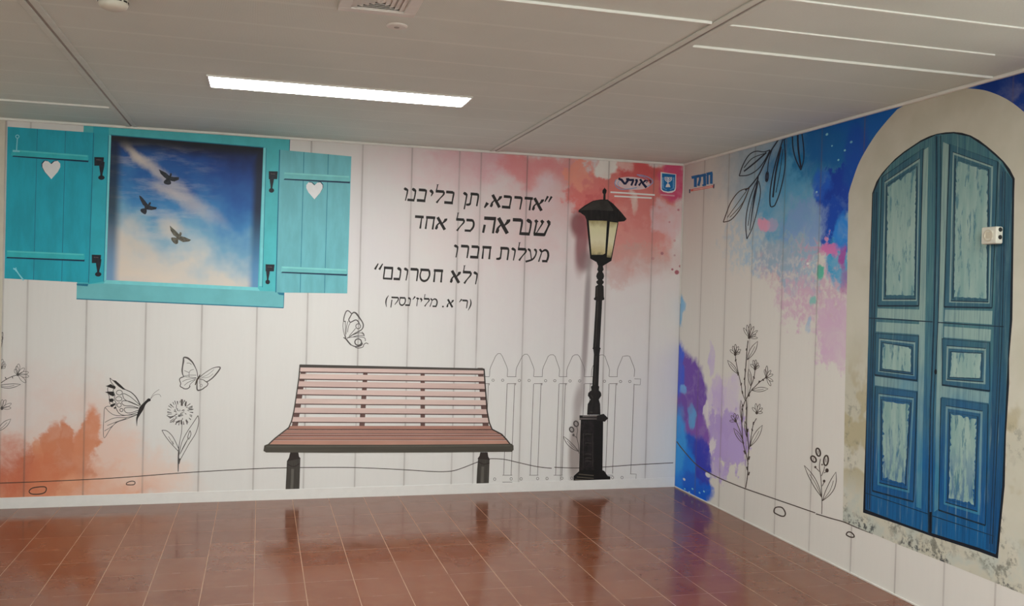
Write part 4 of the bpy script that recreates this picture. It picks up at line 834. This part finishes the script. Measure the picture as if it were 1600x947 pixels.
q.build('plinth_highlight', paint('plinth_highlight_iron', (80, 72, 60), 'BL'), base)

# ------------------------------------------------------------------ Hebrew quotation
BAR = .2
GL = {
    'alef': [([(.08, .04), (.92, .96)], .21), ([(.86, .10), (.86, .22), (.60, .50)], [.22, .20, .06]), ([(.36, .42), (.14, .66), (.13, .80), (.06, .97)], [.07, .10, .19, .12])],
    'bet': [([(0, .1), (.86, .1)], BAR), ([(.86, .06), (.95, .24), (.90, .86)], [.14, .10, .08]), ([(-.06, .9), (1.02, .9)], BAR)],
    'dalet': [([(0, .1), (1, .1)], BAR), ([(.78, .15), (.78, 1)], [.07, .11])],
    'he': [([(0, .1), (1, .1)], BAR), ([(.92, .12), (.90, 1)], [.09, .13]), ([(.12, .50), (.07, 1)], [.11, .13])],
    'vav': [([(.02, .06), (.4, .13), (.85, .18)], [.16, .2, .15]), ([(.85, .14), (.88, .45), (.70, 1)], [.10, .08, .06])],
    'zayin': [([(.05, .06), (.95, .14)], .17), ([(.5, .15), (.42, 1)], .07)],
    'het': [([(0, .1), (1, .1)], BAR), ([(.13, .15), (.12, 1)], [.07, .11]), ([(.88, .12), (.88, 1)], [.08, .11])],
    'yod': [([(.05, .05), (.4, .14), (.85, .24)], [.16, .22, .16]), ([(.85, .2), (.5, .52)], [.12, .04])],
    'kaf': [([(0, .1), (.75, .1)], BAR), ([(.72, .06), (.96, .28), (.98, .6), (.72, .88)], [.16, .12, .12, .14]), ([(-.04, .91), (.76, .91)], .17)],
    'lamed': [([(.13, -.42), (.14, -.38)], .15), ([(.13, -.40), (.08, .06)], .06), ([(0, .1), (.96, .1)], BAR), ([(.92, .1), (.97, .30), (.60, .64), (.28, .98)], [.16, .10, .07, .12])],
    'mem': [([(.02, .03), (.26, .22)], [.12, .17]), ([(.28, .22), (.04, 1)], [.06, .08]), ([(.24, .26), (.58, .08), (.88, .18), (1, .5), (.93, .86)], [.06, .16, .16, .12, .12]), ([(.40, .93), (.98, .92)], .17)],
    'memsofit': [([(0, .1), (1, .1)], .19), ([(.10, .1), (.06, .95)], .08), ([(.93, .1), (.93, .95)], .09), ([(0, .93), (1, .93)], .14)],
    'nun': [([(.05, .05), (.5, .13), (.9, .2)], [.15, .22, .15]), ([(.88, .15), (.92, .5), (.82, .88)], [.10, .08, .08]), ([(-.75, .92), (.95, .92)], .18)],
    'nunsofit': [([(.02, .05), (.45, .13), (.9, .2)], [.15, .22, .15]), ([(.86, .15), (.84, .6), (.72, 1.3)], [.10, .08, .08])],
    'samekh': [([(0, .1), (.92, .1)], .19), ([(.14, .12), (.02, .5), (.16, .84), (.5, .96), (.84, .82), (1, .46), (.90, .1)], [.07, .08, .11, .17, .13, .10, .12])],
    'ayin': [([(.02, .04), (.28, .18)], [.14, .18]), ([(.72, .04), (.96, .18)], [.14, .18]), ([(.28, .16), (.40, .5), (.52, .85)], [.08, .06, .07]), ([(.96, .16), (.92, .5), (.62, .84), (-.10, 1.04)], [.10, .08, .13, .15])],
    'qof': [([(0, .1), (.92, .1)], .19), ([(.90, .08), (.97, .36), (.55, .94)], [.14, .10, .06]), ([(.10, .38), (.06, 1.28)], .09)],
    'resh': [([(0, .1), (.86, .1)], BAR), ([(.84, .06), (.95, .26), (.90, 1)], [.15, .10, .08])],
    'shin': [([(.02, .04), (.16, .20)], [.15, .21]), ([(.40, .04), (.54, .20)], [.15, .21]), ([(.80, .04), (.95, .20)], [.15, .21]), ([(.12, .2), (.06, .9)], .08), ([(.52, .2), (.20, .84)], [.07, .04]), ([(.96, .18), (.86, .5), (.70, .95)], [.12, .08, .12]), ([(.03, .91), (.74, .91)], .19)],
    'tav': [([(0, .1), (.82, .1)], BAR), ([(.80, .06), (.93, .26), (.90, 1)], [.15, .10, .09]), ([(.14, .15), (.12, .8)], [.08, .09]), ([(.16, .80), (-.02, .92), (-.34, .94)], [.10, .18, .14])],
    'comma': [([(.8, .0), (.1, .9)], [.25, .08])], 'dot': [([(0, .5), (1, .5)], .17)],
    'quotes': [([(.42, 0), (.05, 1)], [.16, .06]), ([(1, 0), (.62, 1)], [.16, .06])], 'quotesx': [([(.42, 0), (.05, 1)], [.06, .16]), ([(1, 0), (.62, 1)], [.06, .16])], 'geresh': [([(.9, 0), (.1, 1)], [.18, .05])],
    'lpar': [([(.9, -.12), (.2, .3), (.1, .75), (.5, 1.25)], [.04, .11, .11, .04])], 'rpar': [([(.5, -.12), (.95, .3), (.8, .75), (.1, 1.25)], [.04, .11, .11, .04])],
}
quote = print_thing('quotation', 'back', (722, 484), 'five line black Hebrew quotation lettered on the back wall above the bench', 'lettering')
def words(xa, ya, sl_, h, skew, *groups):
    """one line of lettering; every word is a part of its own"""
    for letters in groups:
        p = Print('back', .0004, .0008)
        for (g, x0, x1, *o) in letters:
            hh = o[0] if o else h; dy = o[1] if len(o) > 1 else 0
            for pts, w in GL[g]:
                fat = lambda a: a * h * (1.3 if a < .13 else 1.05)
                ws = [fat(a) for a in w] if isinstance(w, list) else fat(w)
                p.rib([(x0 + X * (x1 - x0) - skew * Y * hh, ya + sl_ * (x0 + X * (x1 - x0) - xa) + dy + Y * hh) for X, Y in pts], ws, len(pts) > 2)
        p.build('word', M_INK, quote)
words(635, 293, .078, 20.5, .14, [('vav', 631.7, 638.2), ('nun', 644, 650.5), ('bet', 654.6, 667), ('yod', 672, 678), ('lamed', 681, 694.5), ('bet', 697.4, 710)], [('nunsofit', 724.4, 730.8), ('tav', 735.5, 749)], [('comma', 757.5, 763, 9, 14.0), ('alef', 768.5, 784.5), ('bet', 787.4, 799.8), ('resh', 804, 816.4), ('dalet', 820, 833), ('alef', 834, 850), ('quotes', 852, 862, 9, -3.6)])
words(757, 338.3, .055, 25.5, .13, [('he', 756.8, 775.4), ('alef', 777.5, 797.5), ('resh', 801.5, 817.2), ('nun', 823, 831.2), ('shin', 836, 860.5)])
words(649, 336.4, .067, 20.2, .14, [('dalet', 648.7, 662.3), ('het', 666, 680.4), ('alef', 682.5, 699)], [('lamed', 713, 725.8), ('kaf', 729, 741.4)])
words(712, 382, .052, 20.3, .10, [('vav', 710, 716.2), ('resh', 720.5, 733), ('bet', 737, 749), ('het', 754, 768)], [('tav', 782, 796), ('vav', 799.7, 806), ('lamed', 809.3, 822.4), ('ayin', 824.7, 839), ('mem', 843, 857.6)])
words(601, 416.3, .055, 20.2, .09, [('quotesx', 586, 598, 9.5, -4), ('memsofit', 600, 614.5), ('nun', 621, 627), ('vav', 631.7, 638), ('resh', 641.6, 654), ('samekh', 657, 672), ('het', 678, 692.6)], [('alef', 705, 720), ('lamed', 723.4, 736.4), ('vav', 740.4, 746.6)])
words(611, 463.3, .043, 13.4, .10, [('lpar', 603.5, 607.5), ('qof', 611.7, 623), ('samekh', 624.6, 634), ('nun', 637.6, 642), ('geresh', 645, 649, 5, -1.5), ('zayin', 650.4, 655.2), ('yod', 656.6, 660), ('lamed', 662.4, 671), ('mem', 672.6, 683.6)], [('dot', 691.5, 694, 13.4, 5.6), ('alef', 699, 709)], [('geresh', 717.5, 722, 5, -.5), ('resh', 722.5, 731), ('rpar', 732.5, 736.5)])

# ------------------------------------------------------------------ emblems by the corner
NAVY = paint('logo_navy', (20, 24, 52), 'BU', var=.1); LBLUE = paint('logo_light_blue', (96, 140, 172), 'BU', var=.15); WHITEP = paint('logo_white', (206, 200, 196), 'BU', var=.04); STBLUE = paint('shield_blue', (24, 92, 142), 'BU', var=.08); REDP = paint('logo_red', (170, 84, 72), 'RU', var=.1); TEAL = paint('logo_blue_letters', (20, 76, 116), 'RU', var=.12)
ZE = zoomed(930, 250, 8.0)
lg = print_thing('emblem', 'back', (988, 311), 'oval emblem of slanted navy Hebrew letters with two white lines of small print', 'emblem', 'emblems near the corner')
Print('back', .0003, .0006).poly([(988 + 27.5 * math.cos(a) , 286.5 + 10 * math.sin(a) + .07 * 27 * math.cos(a)) for a in [2 * math.pi * k / 28 for k in range(28)]]).build('oval_ground', paint('logo_pale_ground', (188, 164, 162), 'BU', var=.06), lg)
p = Print('back', .0006, .0008)
p.rib(ZE((260, 245), (245, 290), (265, 335), (320, 365), (420, 362), (520, 345)), 1.1).rib(ZE((300, 260), (280, 300), (310, 340)), .8).rib(ZE((520, 185), (600, 195), (680, 225), (720, 270), (690, 310), (650, 330)), 1.2).rib(ZE((540, 200), (610, 215), (650, 250)), .8)
p.build('swoosh', LBLUE, lg)
p = Print('back', .0008, .0011)
p.rib(ZE((290, 232), (330, 250), (372, 305)), [3.4, 3.9, 3.1], False).rib(ZE((372, 305), (420, 240)), [3.1, 3.9], False).rib(ZE((385, 240), (425, 240)), 3.6, False)
p.rib(ZE((425, 250), (485, 250)), 3.6, False).rib(ZE((478, 250), (450, 320)), 3.1, False).rib(ZE((500, 252), (530, 254)), 3.4, False).rib(ZE((525, 254), (498, 322)), 3.1, False)
p.rib(ZE((560, 240), (600, 300), (640, 345)), [3.4, 3.4, 3.9], False).rib(ZE((630, 255), (600, 280), (570, 285), (545, 320)), [2.9, 2.3, 2.3, 3.4], False)
p.rib(ZE((610, 258), (655, 258), (640, 285)), 1.8, False).rib(ZE((668, 255), (694, 257), (690, 290)), 1.8, False)
p.build('lettering', NAVY, lg)
Print('back', .0003, .0006).rib(ZE((190, 402), (480, 420), (745, 438)), 2.5, False).rib(ZE((238, 452), (480, 464), (706, 476)), 2.4, False).build('small_print', WHITEP, lg)

em = print_thing('emblem', 'back', (1043, 309), 'blue shield emblem with white candelabrum between branches, right of the oval emblem', 'emblem', 'emblems near the corner')
Print('back', .0003, .0006).poly(ZE((818, 150), (1012, 178), (1010, 350), (1000, 385), (960, 410), (910, 414), (850, 398), (820, 372), (816, 330))).build('shield_border', WHITEP, em)
Print('back', .0006, .0009).poly(ZE((834, 166), (1002, 184), (998, 350), (985, 380), (910, 396), (855, 385), (832, 365))).build('shield_field', STBLUE, em)
p = Print('back', .0009, .0012)
p.rib(ZE((913, 215), (908, 300)), 1.2, False)
for w_, h_ in ((42, 62), (28, 45), (14, 26)): p.rib(ZE((913 - w_, 212), (913 - w_ + 4, 212 + h_ * .6), (911, 212 + h_), (913 + w_ - 4, 214 + h_ * .6), (913 + w_, 214)), 1.0)
p.poly(ZE((893, 300), (925, 300), (932, 318), (940, 340), (878, 340), (886, 318)))
p.build('candelabrum', WHITEP, em)
p = Print('back', .0009, .0012)
for s_ in (-1, 1):
    p.rib(ZE((913 + s_ * 20, 372), (913 + s_ * 58, 352), (913 + s_ * 68, 300), (913 + s_ * 66, 215)), .9)
    for k in range(6):
        y = 225 + k * 24; p.rib(ZE((913 + s_ * 66, y + 10), (913 + s_ * 54, y)), 1.1, False); p.rib(ZE((913 + s_ * 66, y + 10), (913 + s_ * 78, y)), 1.0, False)
p.build('branches', LBLUE, em)
Print('back', .0003, .0006).rib(ZE((815, 435), (905, 440), (992, 448)), 2.2, False).build('small_print', paint('pale_pink_print', (186, 130, 138), 'BU'), em)

hm = print_thing('emblem', 'right', (1097, 300), 'blue three letter Hebrew emblem over a thin red strip on the right wall', 'emblem', 'emblems near the corner')
ZT = zoomed(1020, 230, 9.47)
p = Print('right', .0003, .0007)
p.rib(ZT((575, 450), (690, 425)), 4.4, False).rib(ZT((632, 440), (630, 590)), 4.6, False)
p.rib(ZT((680, 430), (790, 405)), 4.2, False).rib(ZT((700, 430), (700, 480), (675, 572)), [3, 3.6, 4], False).rib(ZT((765, 410), (770, 560)), 4.4, False).rib(ZT((735, 565), (790, 555)), 3, False)
p.rib(ZT((795, 400), (885, 380)), 4.4, False).rib(ZT((812, 395), (812, 550)), 3.4, False).rib(ZT((868, 385), (866, 542)), 4.2, False)
p.build('lettering', TEAL, hm)
p = Print('right', .0003, .0006); p.rib(ZT((560, 640), (720, 612), (900, 578)), 3.4, False); p.build('red_strip', REDP, hm)
Print('right', .0006, .0008).rib(ZT((600, 634), (880, 583)), .9, False).build('strip_lettering', paint('strip_pale', (196, 168, 148), 'RU'), hm)
for q in (((548, 622), (546, 680)), ((906, 545), (900, 610))): Print('right', .0003, .0008).rib(ZT(*q), 1.7, False).build('strip_end', paint('strip_end_dark', (40, 48, 66), 'RU'), hm)

# ------------------------------------------------------------------ printed arched door
def plaster():
    m, t, b = new_mat('printed_plaster_surround', .6, .2); p = t.pos(); s = t.new('ShaderNodeSeparateXYZ'); t.put(s.inputs[0], p); z = s.outputs[2]
    c = t.mix(t.step(t.noise(p, 3, 4), .3, .7), (.585, .575, .475, 1), (.66, .645, .555, 1))
    low = t.step(z, 1.35, .9)
    c = t.mix(t.math('MULTIPLY', t.step(t.noise(p, 4.2, 3), .50, .57, 0, .8), t.math('MULTIPLY', low, t.step(z, .4, .6))), c, (.47, .42, .26, 1))
    c = t.mix(t.math('MULTIPLY', t.step(t.noise(p, 6, 3), .45, .6, 0, .65), t.step(z, .62, .36)), c, (.50, .57, .53, 1))
    clump = t.step(t.noise(p, 3.6, 2), .46, .58)
    c = t.mix(t.math('MULTIPLY', t.math('MULTIPLY', t.step(t.noise(p, 16, 6, .7), .50, .60, 0, .8), clump), t.step(z, 1.2, .7)), c, (.20, .205, .17, 1))
    c = t.mix(t.math('MULTIPLY', t.math('MULTIPLY', t.step(t.noise(p, 34, 6, .7), .48, .58, 0, .9), t.step(t.noise(p, 5, 2), .47, .56)), t.step(z, .37, .29)), c, (.045, .055, .065, 1))
    t.put(b.inputs['Base Color'], c); return m
def door_paint(name, light, deep, streak=.5):
    m, t, b = new_mat(name, .5, .3); p = t.pos(); s = t.new('ShaderNodeSeparateXYZ'); t.put(s.inputs[0], p); z = s.outputs[2]
    # paint is fresher and bluer towards the foot of the door, weathered to grey-green above
    g = t.step(t.math('ADD', z, t.step(t.noise(p, 4, 3), .2, .8, -.25, .25)), 1.5, .45)
    c = t.mix(g, light, deep)
    st = t.noise(t.scaled(p, (1, 26, 1.1)), 3, 5, .65)
    c = t.mix(t.step(st, .42, .66, 0, streak), c, tuple(x * .45 for x in deep[:3]) + (1,))
    st2 = t.noise(t.scaled(p, (1, 18, .9)), 2.3, 5, .65)
    c = t.mix(t.step(st2, .54, .72, 0, streak * .9), c, (.30, .45, .43, 1))
    t.put(b.inputs['Base Color'], c); return m
def worn_panel():
    m, t, b = new_mat('worn_panel_paint', .5, .3); p = t.pos(); s = t.new('ShaderNodeSeparateXYZ'); t.put(s.inputs[0], p); z = s.outputs[2]
    c = t.mix(t.step(t.noise(t.scaled(p, (1, 10, 1.5)), 2, 4), .3, .7), (.23, .41, .40, 1), (.37, .53, .49, 1))
    n = t.noise(t.scaled(p, (1, 14, 3)), 2.2, 5, .65)
    c = t.mix(t.step(n, .54, .62, 0, .75), c, (.05, .19, .27, 1))
    g = t.math('MULTIPLY', t.step(z, 1.0, .5), t.step(t.noise(t.scaled(p, (1, 12, 2.4)), 2.5, 5, .65), .46, .56))
    c = t.mix(t.math('MULTIPLY', g, .8), c, (.03, .14, .34, 1))
    t.put(b.inputs['Base Color'], c); return m
D_BASE = door_paint('blue_door_paint', (.075, .215, .25, 1), (.005, .125, .34, 1))
D_RAIL = door_paint('light_blue_rail_paint', (.31, .47, .44, 1), (.04, .24, .42, 1), .4)
D_MOULD = door_paint('blue_moulding_paint', (.045, .155, .21, 1), (.005, .11, .32, 1), .45)
D_STILE = door_paint('dark_stile_paint', (.03, .115, .17, 1), (.006, .085, .24, 1), .5)
D_DARK = paint('door_groove_ink', None, alb_direct=(.010, .035, .065), var=.3, scale=20)
D_GAP = paint('door_gap_black', None, alb_direct=(.006, .012, .022), var=.2)
D_PANEL = worn_panel()
door = print_thing('arched_door', 'right', (1455, 838), 'blue weathered double door picture in a pale plaster arch, printed on the right wall', 'door')
zc = H - .013
zcap = lambda x: 256.5 - (x - 1075) * .2855 + 1.8      # where the ceiling trim crosses the print
outer = [(1317, 815.5), (1320, 640), (1323.5, 450)] + smooth_line([(1326, 303), (1331, 286), (1343.5, 252), (1365, 215.5), (1384, 191), (1402, 171)], 5)
outer += [(1421, zcap(1421) + .6), (1500, zcap(1500) + .6)] + smooth_line([(1517, 138.5), (1542, 142), (1573, 155), (1600, 175), (1618, 195), (1632, 225), (1636, 260)], 5) + [(1630, 600), (1618, 938), (1600, 929), (1551, 909), (1474, 878), (1397.5, 848.5), (1364, 834)]
arch = [(1348.7, 801), (1350, 760), (1352.5, 690), (1356, 560), (1359, 430), (1363, 302), (1369.5, 284), (1378, 271), (1386.6, 261), (1399, 248), (1412.5, 237), (1438.5, 219.5), (1452, 213), (1464.5, 209), (1478, 206.8), (1490.5, 206.2), (1503, 207.5), (1516.5, 211.5), (1530, 219), (1542.4, 228.5), (1556, 240), (1568.4, 252), (1578, 264), (1585.7, 279), (1585, 300), (1583.5, 400), (1582, 500), (1577, 560), (1577, 600), (1572, 680), (1570, 760), (1564, 820), (1559.5, 873), (1530, 862), (1455.6, 838), (1400, 818)]
Print('right', .0002, .0006).poly(outer).build('plaster_surround', plaster(), door)
Print('right', .0006, .0009).poly(arch).build('door_opening', D_GAP, door)
RAG = random.Random(11)
def panel_set(leaf_o, outer_q, inner_q, worn=.2):
    Print('right', .0020, .0024).poly(outer_q).build('moulding', D_MOULD, leaf_o)
    mid = [((a[0] * .45 + b_[0] * .55), (a[1] * .45 + b_[1] * .55)) for a, b_ in zip(outer_q, inner_q)]
    Print('right', .0024, .0027).poly(mid).build('moulding_step', D_RAIL, leaf_o)
    mid2 = [((a[0] * .25 + b_[0] * .75), (a[1] * .25 + b_[1] * .75)) for a, b_ in zip(outer_q, inner_q)]
    Print('right', .0027, .0029).poly(mid2).build('moulding_bead', D_MOULD, leaf_o)
    Print('right', .0029, .0032).poly(inner_q).build('panel', D_MOULD, leaf_o)
    # pale worn patch with a ragged rim inside the panel
    cx = sum(p[0] for p in inner_q) / 4; cy = sum(p[1] for p in inner_q) / 4; rag = []
    for a, b_ in zip(inner_q, inner_q[1:] + inner_q[:1]):
        n = max(3, int(math.hypot(b_[0] - a[0], b_[1] - a[1]) / 3.5))
        for k in range(n):
            x, y = a[0] + (b_[0] - a[0]) * k / n, a[1] + (b_[1] - a[1]) * k / n; e = worn * (.35 + .35 * RAG.random() + (.8 * RAG.random() if RAG.random() < .12 else 0))
            rag.append((x + (cx - x) * e * .9, y + (cy - y) * e * .45))
    Print('right', .0032, .0034).poly(rag).build('worn_patch', D_PANEL, leaf_o)
    l = Print('right', .0034, .0036); l.rib(outer_q, 1.2, False, True); l.rib(inner_q, 1.3, False, True)
    l.rib([mid[0], mid[1]], 1.1, False); l.rib([outer_q[3], outer_q[2]], 2.4, False); l.rib([mid2[2], mid2[3]], 1.6, False)
    l.build('groove', D_DARK, leaf_o)
left_leaf = [(1352.5, 796), (1356, 560), (1360, 430), (1365, 303), (1376, 277), (1392, 257), (1412, 240), (1438, 222.5), (1461, 212), (1461, 300), (1458, 497), (1452, 640), (1450, 832), (1400, 814)]
right_leaf = [(1467, 210.5), (1490, 208.5), (1515, 213.5), (1540, 230), (1566, 253), (1582, 280), (1580, 400), (1578, 500), (1572, 620), (1566, 760), (1556, 866), (1530, 856), (1456, 833), (1458, 640), (1464, 497), (1467, 300)]
ll = Print('right', .0009, .0014).poly(left_leaf).build('door_leaf', D_BASE, door)
rl_ = Print('right', .0009, .0014).poly(right_leaf).build('door_leaf', D_BASE, door)
for lf, rails in ((ll, ([(1372, 482), (1443, 484), (1442, 501), (1371, 496)], [(1370, 503), (1441, 507), (1440, 523), (1369, 518)], [(1367.5, 588), (1434, 597), (1434, 611), (1367.5, 602)], [(1443, 235), (1451, 230), (1446, 500), (1440, 795), (1432, 792), (1437, 480)])),
                  (rl_, ([(1477, 484), (1551, 486), (1550, 507), (1476, 502)], [(1476, 510), (1549, 515), (1548, 533), (1475, 527)], [(1472, 603), (1546, 613), (1545, 630), (1471, 620)], [(1474, 222), (1483, 226), (1474, 500), (1467, 795), (1460, 800), (1466, 500)]))):
    p = Print('right', .0014, .0018)
    for q in rails: p.poly(q)
    p.build('weathered_rail', D_RAIL, lf)
    p = Print('right', .0018, .0020)
    if lf is ll: p.rib([(1358.5, 497), (1410, 500), (1459, 503)], 1.7, False)
    else: p.rib([(1462, 503.5), (1510, 507), (1568.5, 510.5)], 1.7, False)
    if lf is ll: p.rib([(1352, 770), (1400, 786), (1450, 803)], 1.2, False)
    else: p.rib([(1457, 806), (1500, 820), (1554, 838)], 1.2, False)
    p.build('rail_groove', D_DARK, lf)
panel_set(ll, [(1378.8, 277), (1443.4, 232), (1436.4, 478), (1372, 478)], [(1386.5, 290), (1433.6, 260), (1430.5, 464), (1384, 464)], .12)
panel_set(ll, [(1369, 520.7), (1436.4, 525), (1433.6, 594.6), (1367.7, 586)], [(1378.8, 535.3), (1426, 542.3), (1426, 582.4), (1377, 576.5)])
panel_set(ll, [(1368.2, 604), (1433.8, 613), (1428, 784), (1364, 767)], [(1378, 624), (1424, 629), (1416, 759), (1378, 750)])
panel_set(rl_, [(1484.9, 225), (1559.9, 252.8), (1551, 481), (1476, 479.5)], [(1493.6, 247.5), (1546, 265), (1543.5, 469), (1490, 467)], .12)
panel_set(rl_, [(1473, 529), (1547.6, 535.4), (1547.6, 611), (1473, 601.4)], [(1486, 549.5), (1536, 552), (1534.4, 592), (1483, 589.6)])
panel_set(rl_, [(1471, 621.7), (1545, 632), (1540.6, 821), (1467.5, 797)], [(1485, 644), (1529, 651), (1524, 792), (1481.6, 780.7)])
for lf, q, ln in ((ll, [(1352.5, 796), (1356, 560), (1360, 430), (1365, 303), (1374, 282), (1371, 430), (1366, 600), (1362, 799)], [(1370.5, 300), (1368, 430), (1363.5, 600), (1359, 796)]),
                  (rl_, [(1560, 252), (1582, 280), (1580, 400), (1578, 500), (1572, 620), (1566, 760), (1557, 864), (1541, 858), (1547, 700), (1552, 560), (1556, 420)], [(1571, 268), (1569, 400), (1566, 520), (1560, 660), (1551, 850)])):
    o = Print('right', .0014, .0018).poly(q).build('outer_stile', D_STILE, lf)
    Print('right', .0018, .0020).rib(ln, 1.3).rib([(x - 4 if lf is rl_ else x - 3.5, y) for x, y in ln], .8).build('stile_groove', D_DARK, o)
Print('right', .0014, .0022).poly([(1461.5, 211), (1471, 209.5), (1471, 300), (1466.5, 497), (1459.5, 640), (1457, 800), (1451, 800), (1452.5, 640), (1458, 497), (1461.5, 300)]).build('meeting_stile', D_MOULD, door)
Print('right', .0022, .0025).rib([(1464, 213), (1464, 300), (1460, 497), (1454.5, 640), (1452, 800), (1451, 834)], 2.0).rib([(1470.5, 212), (1470.5, 300), (1466.5, 497), (1459, 640), (1456.5, 830)], 1.2).build('stile_groove', D_DARK, door)
Print('right', .0034, .0038).disc(1462.8, 581, 2.0, 4.2).build('keyhole', D_GAP, door)
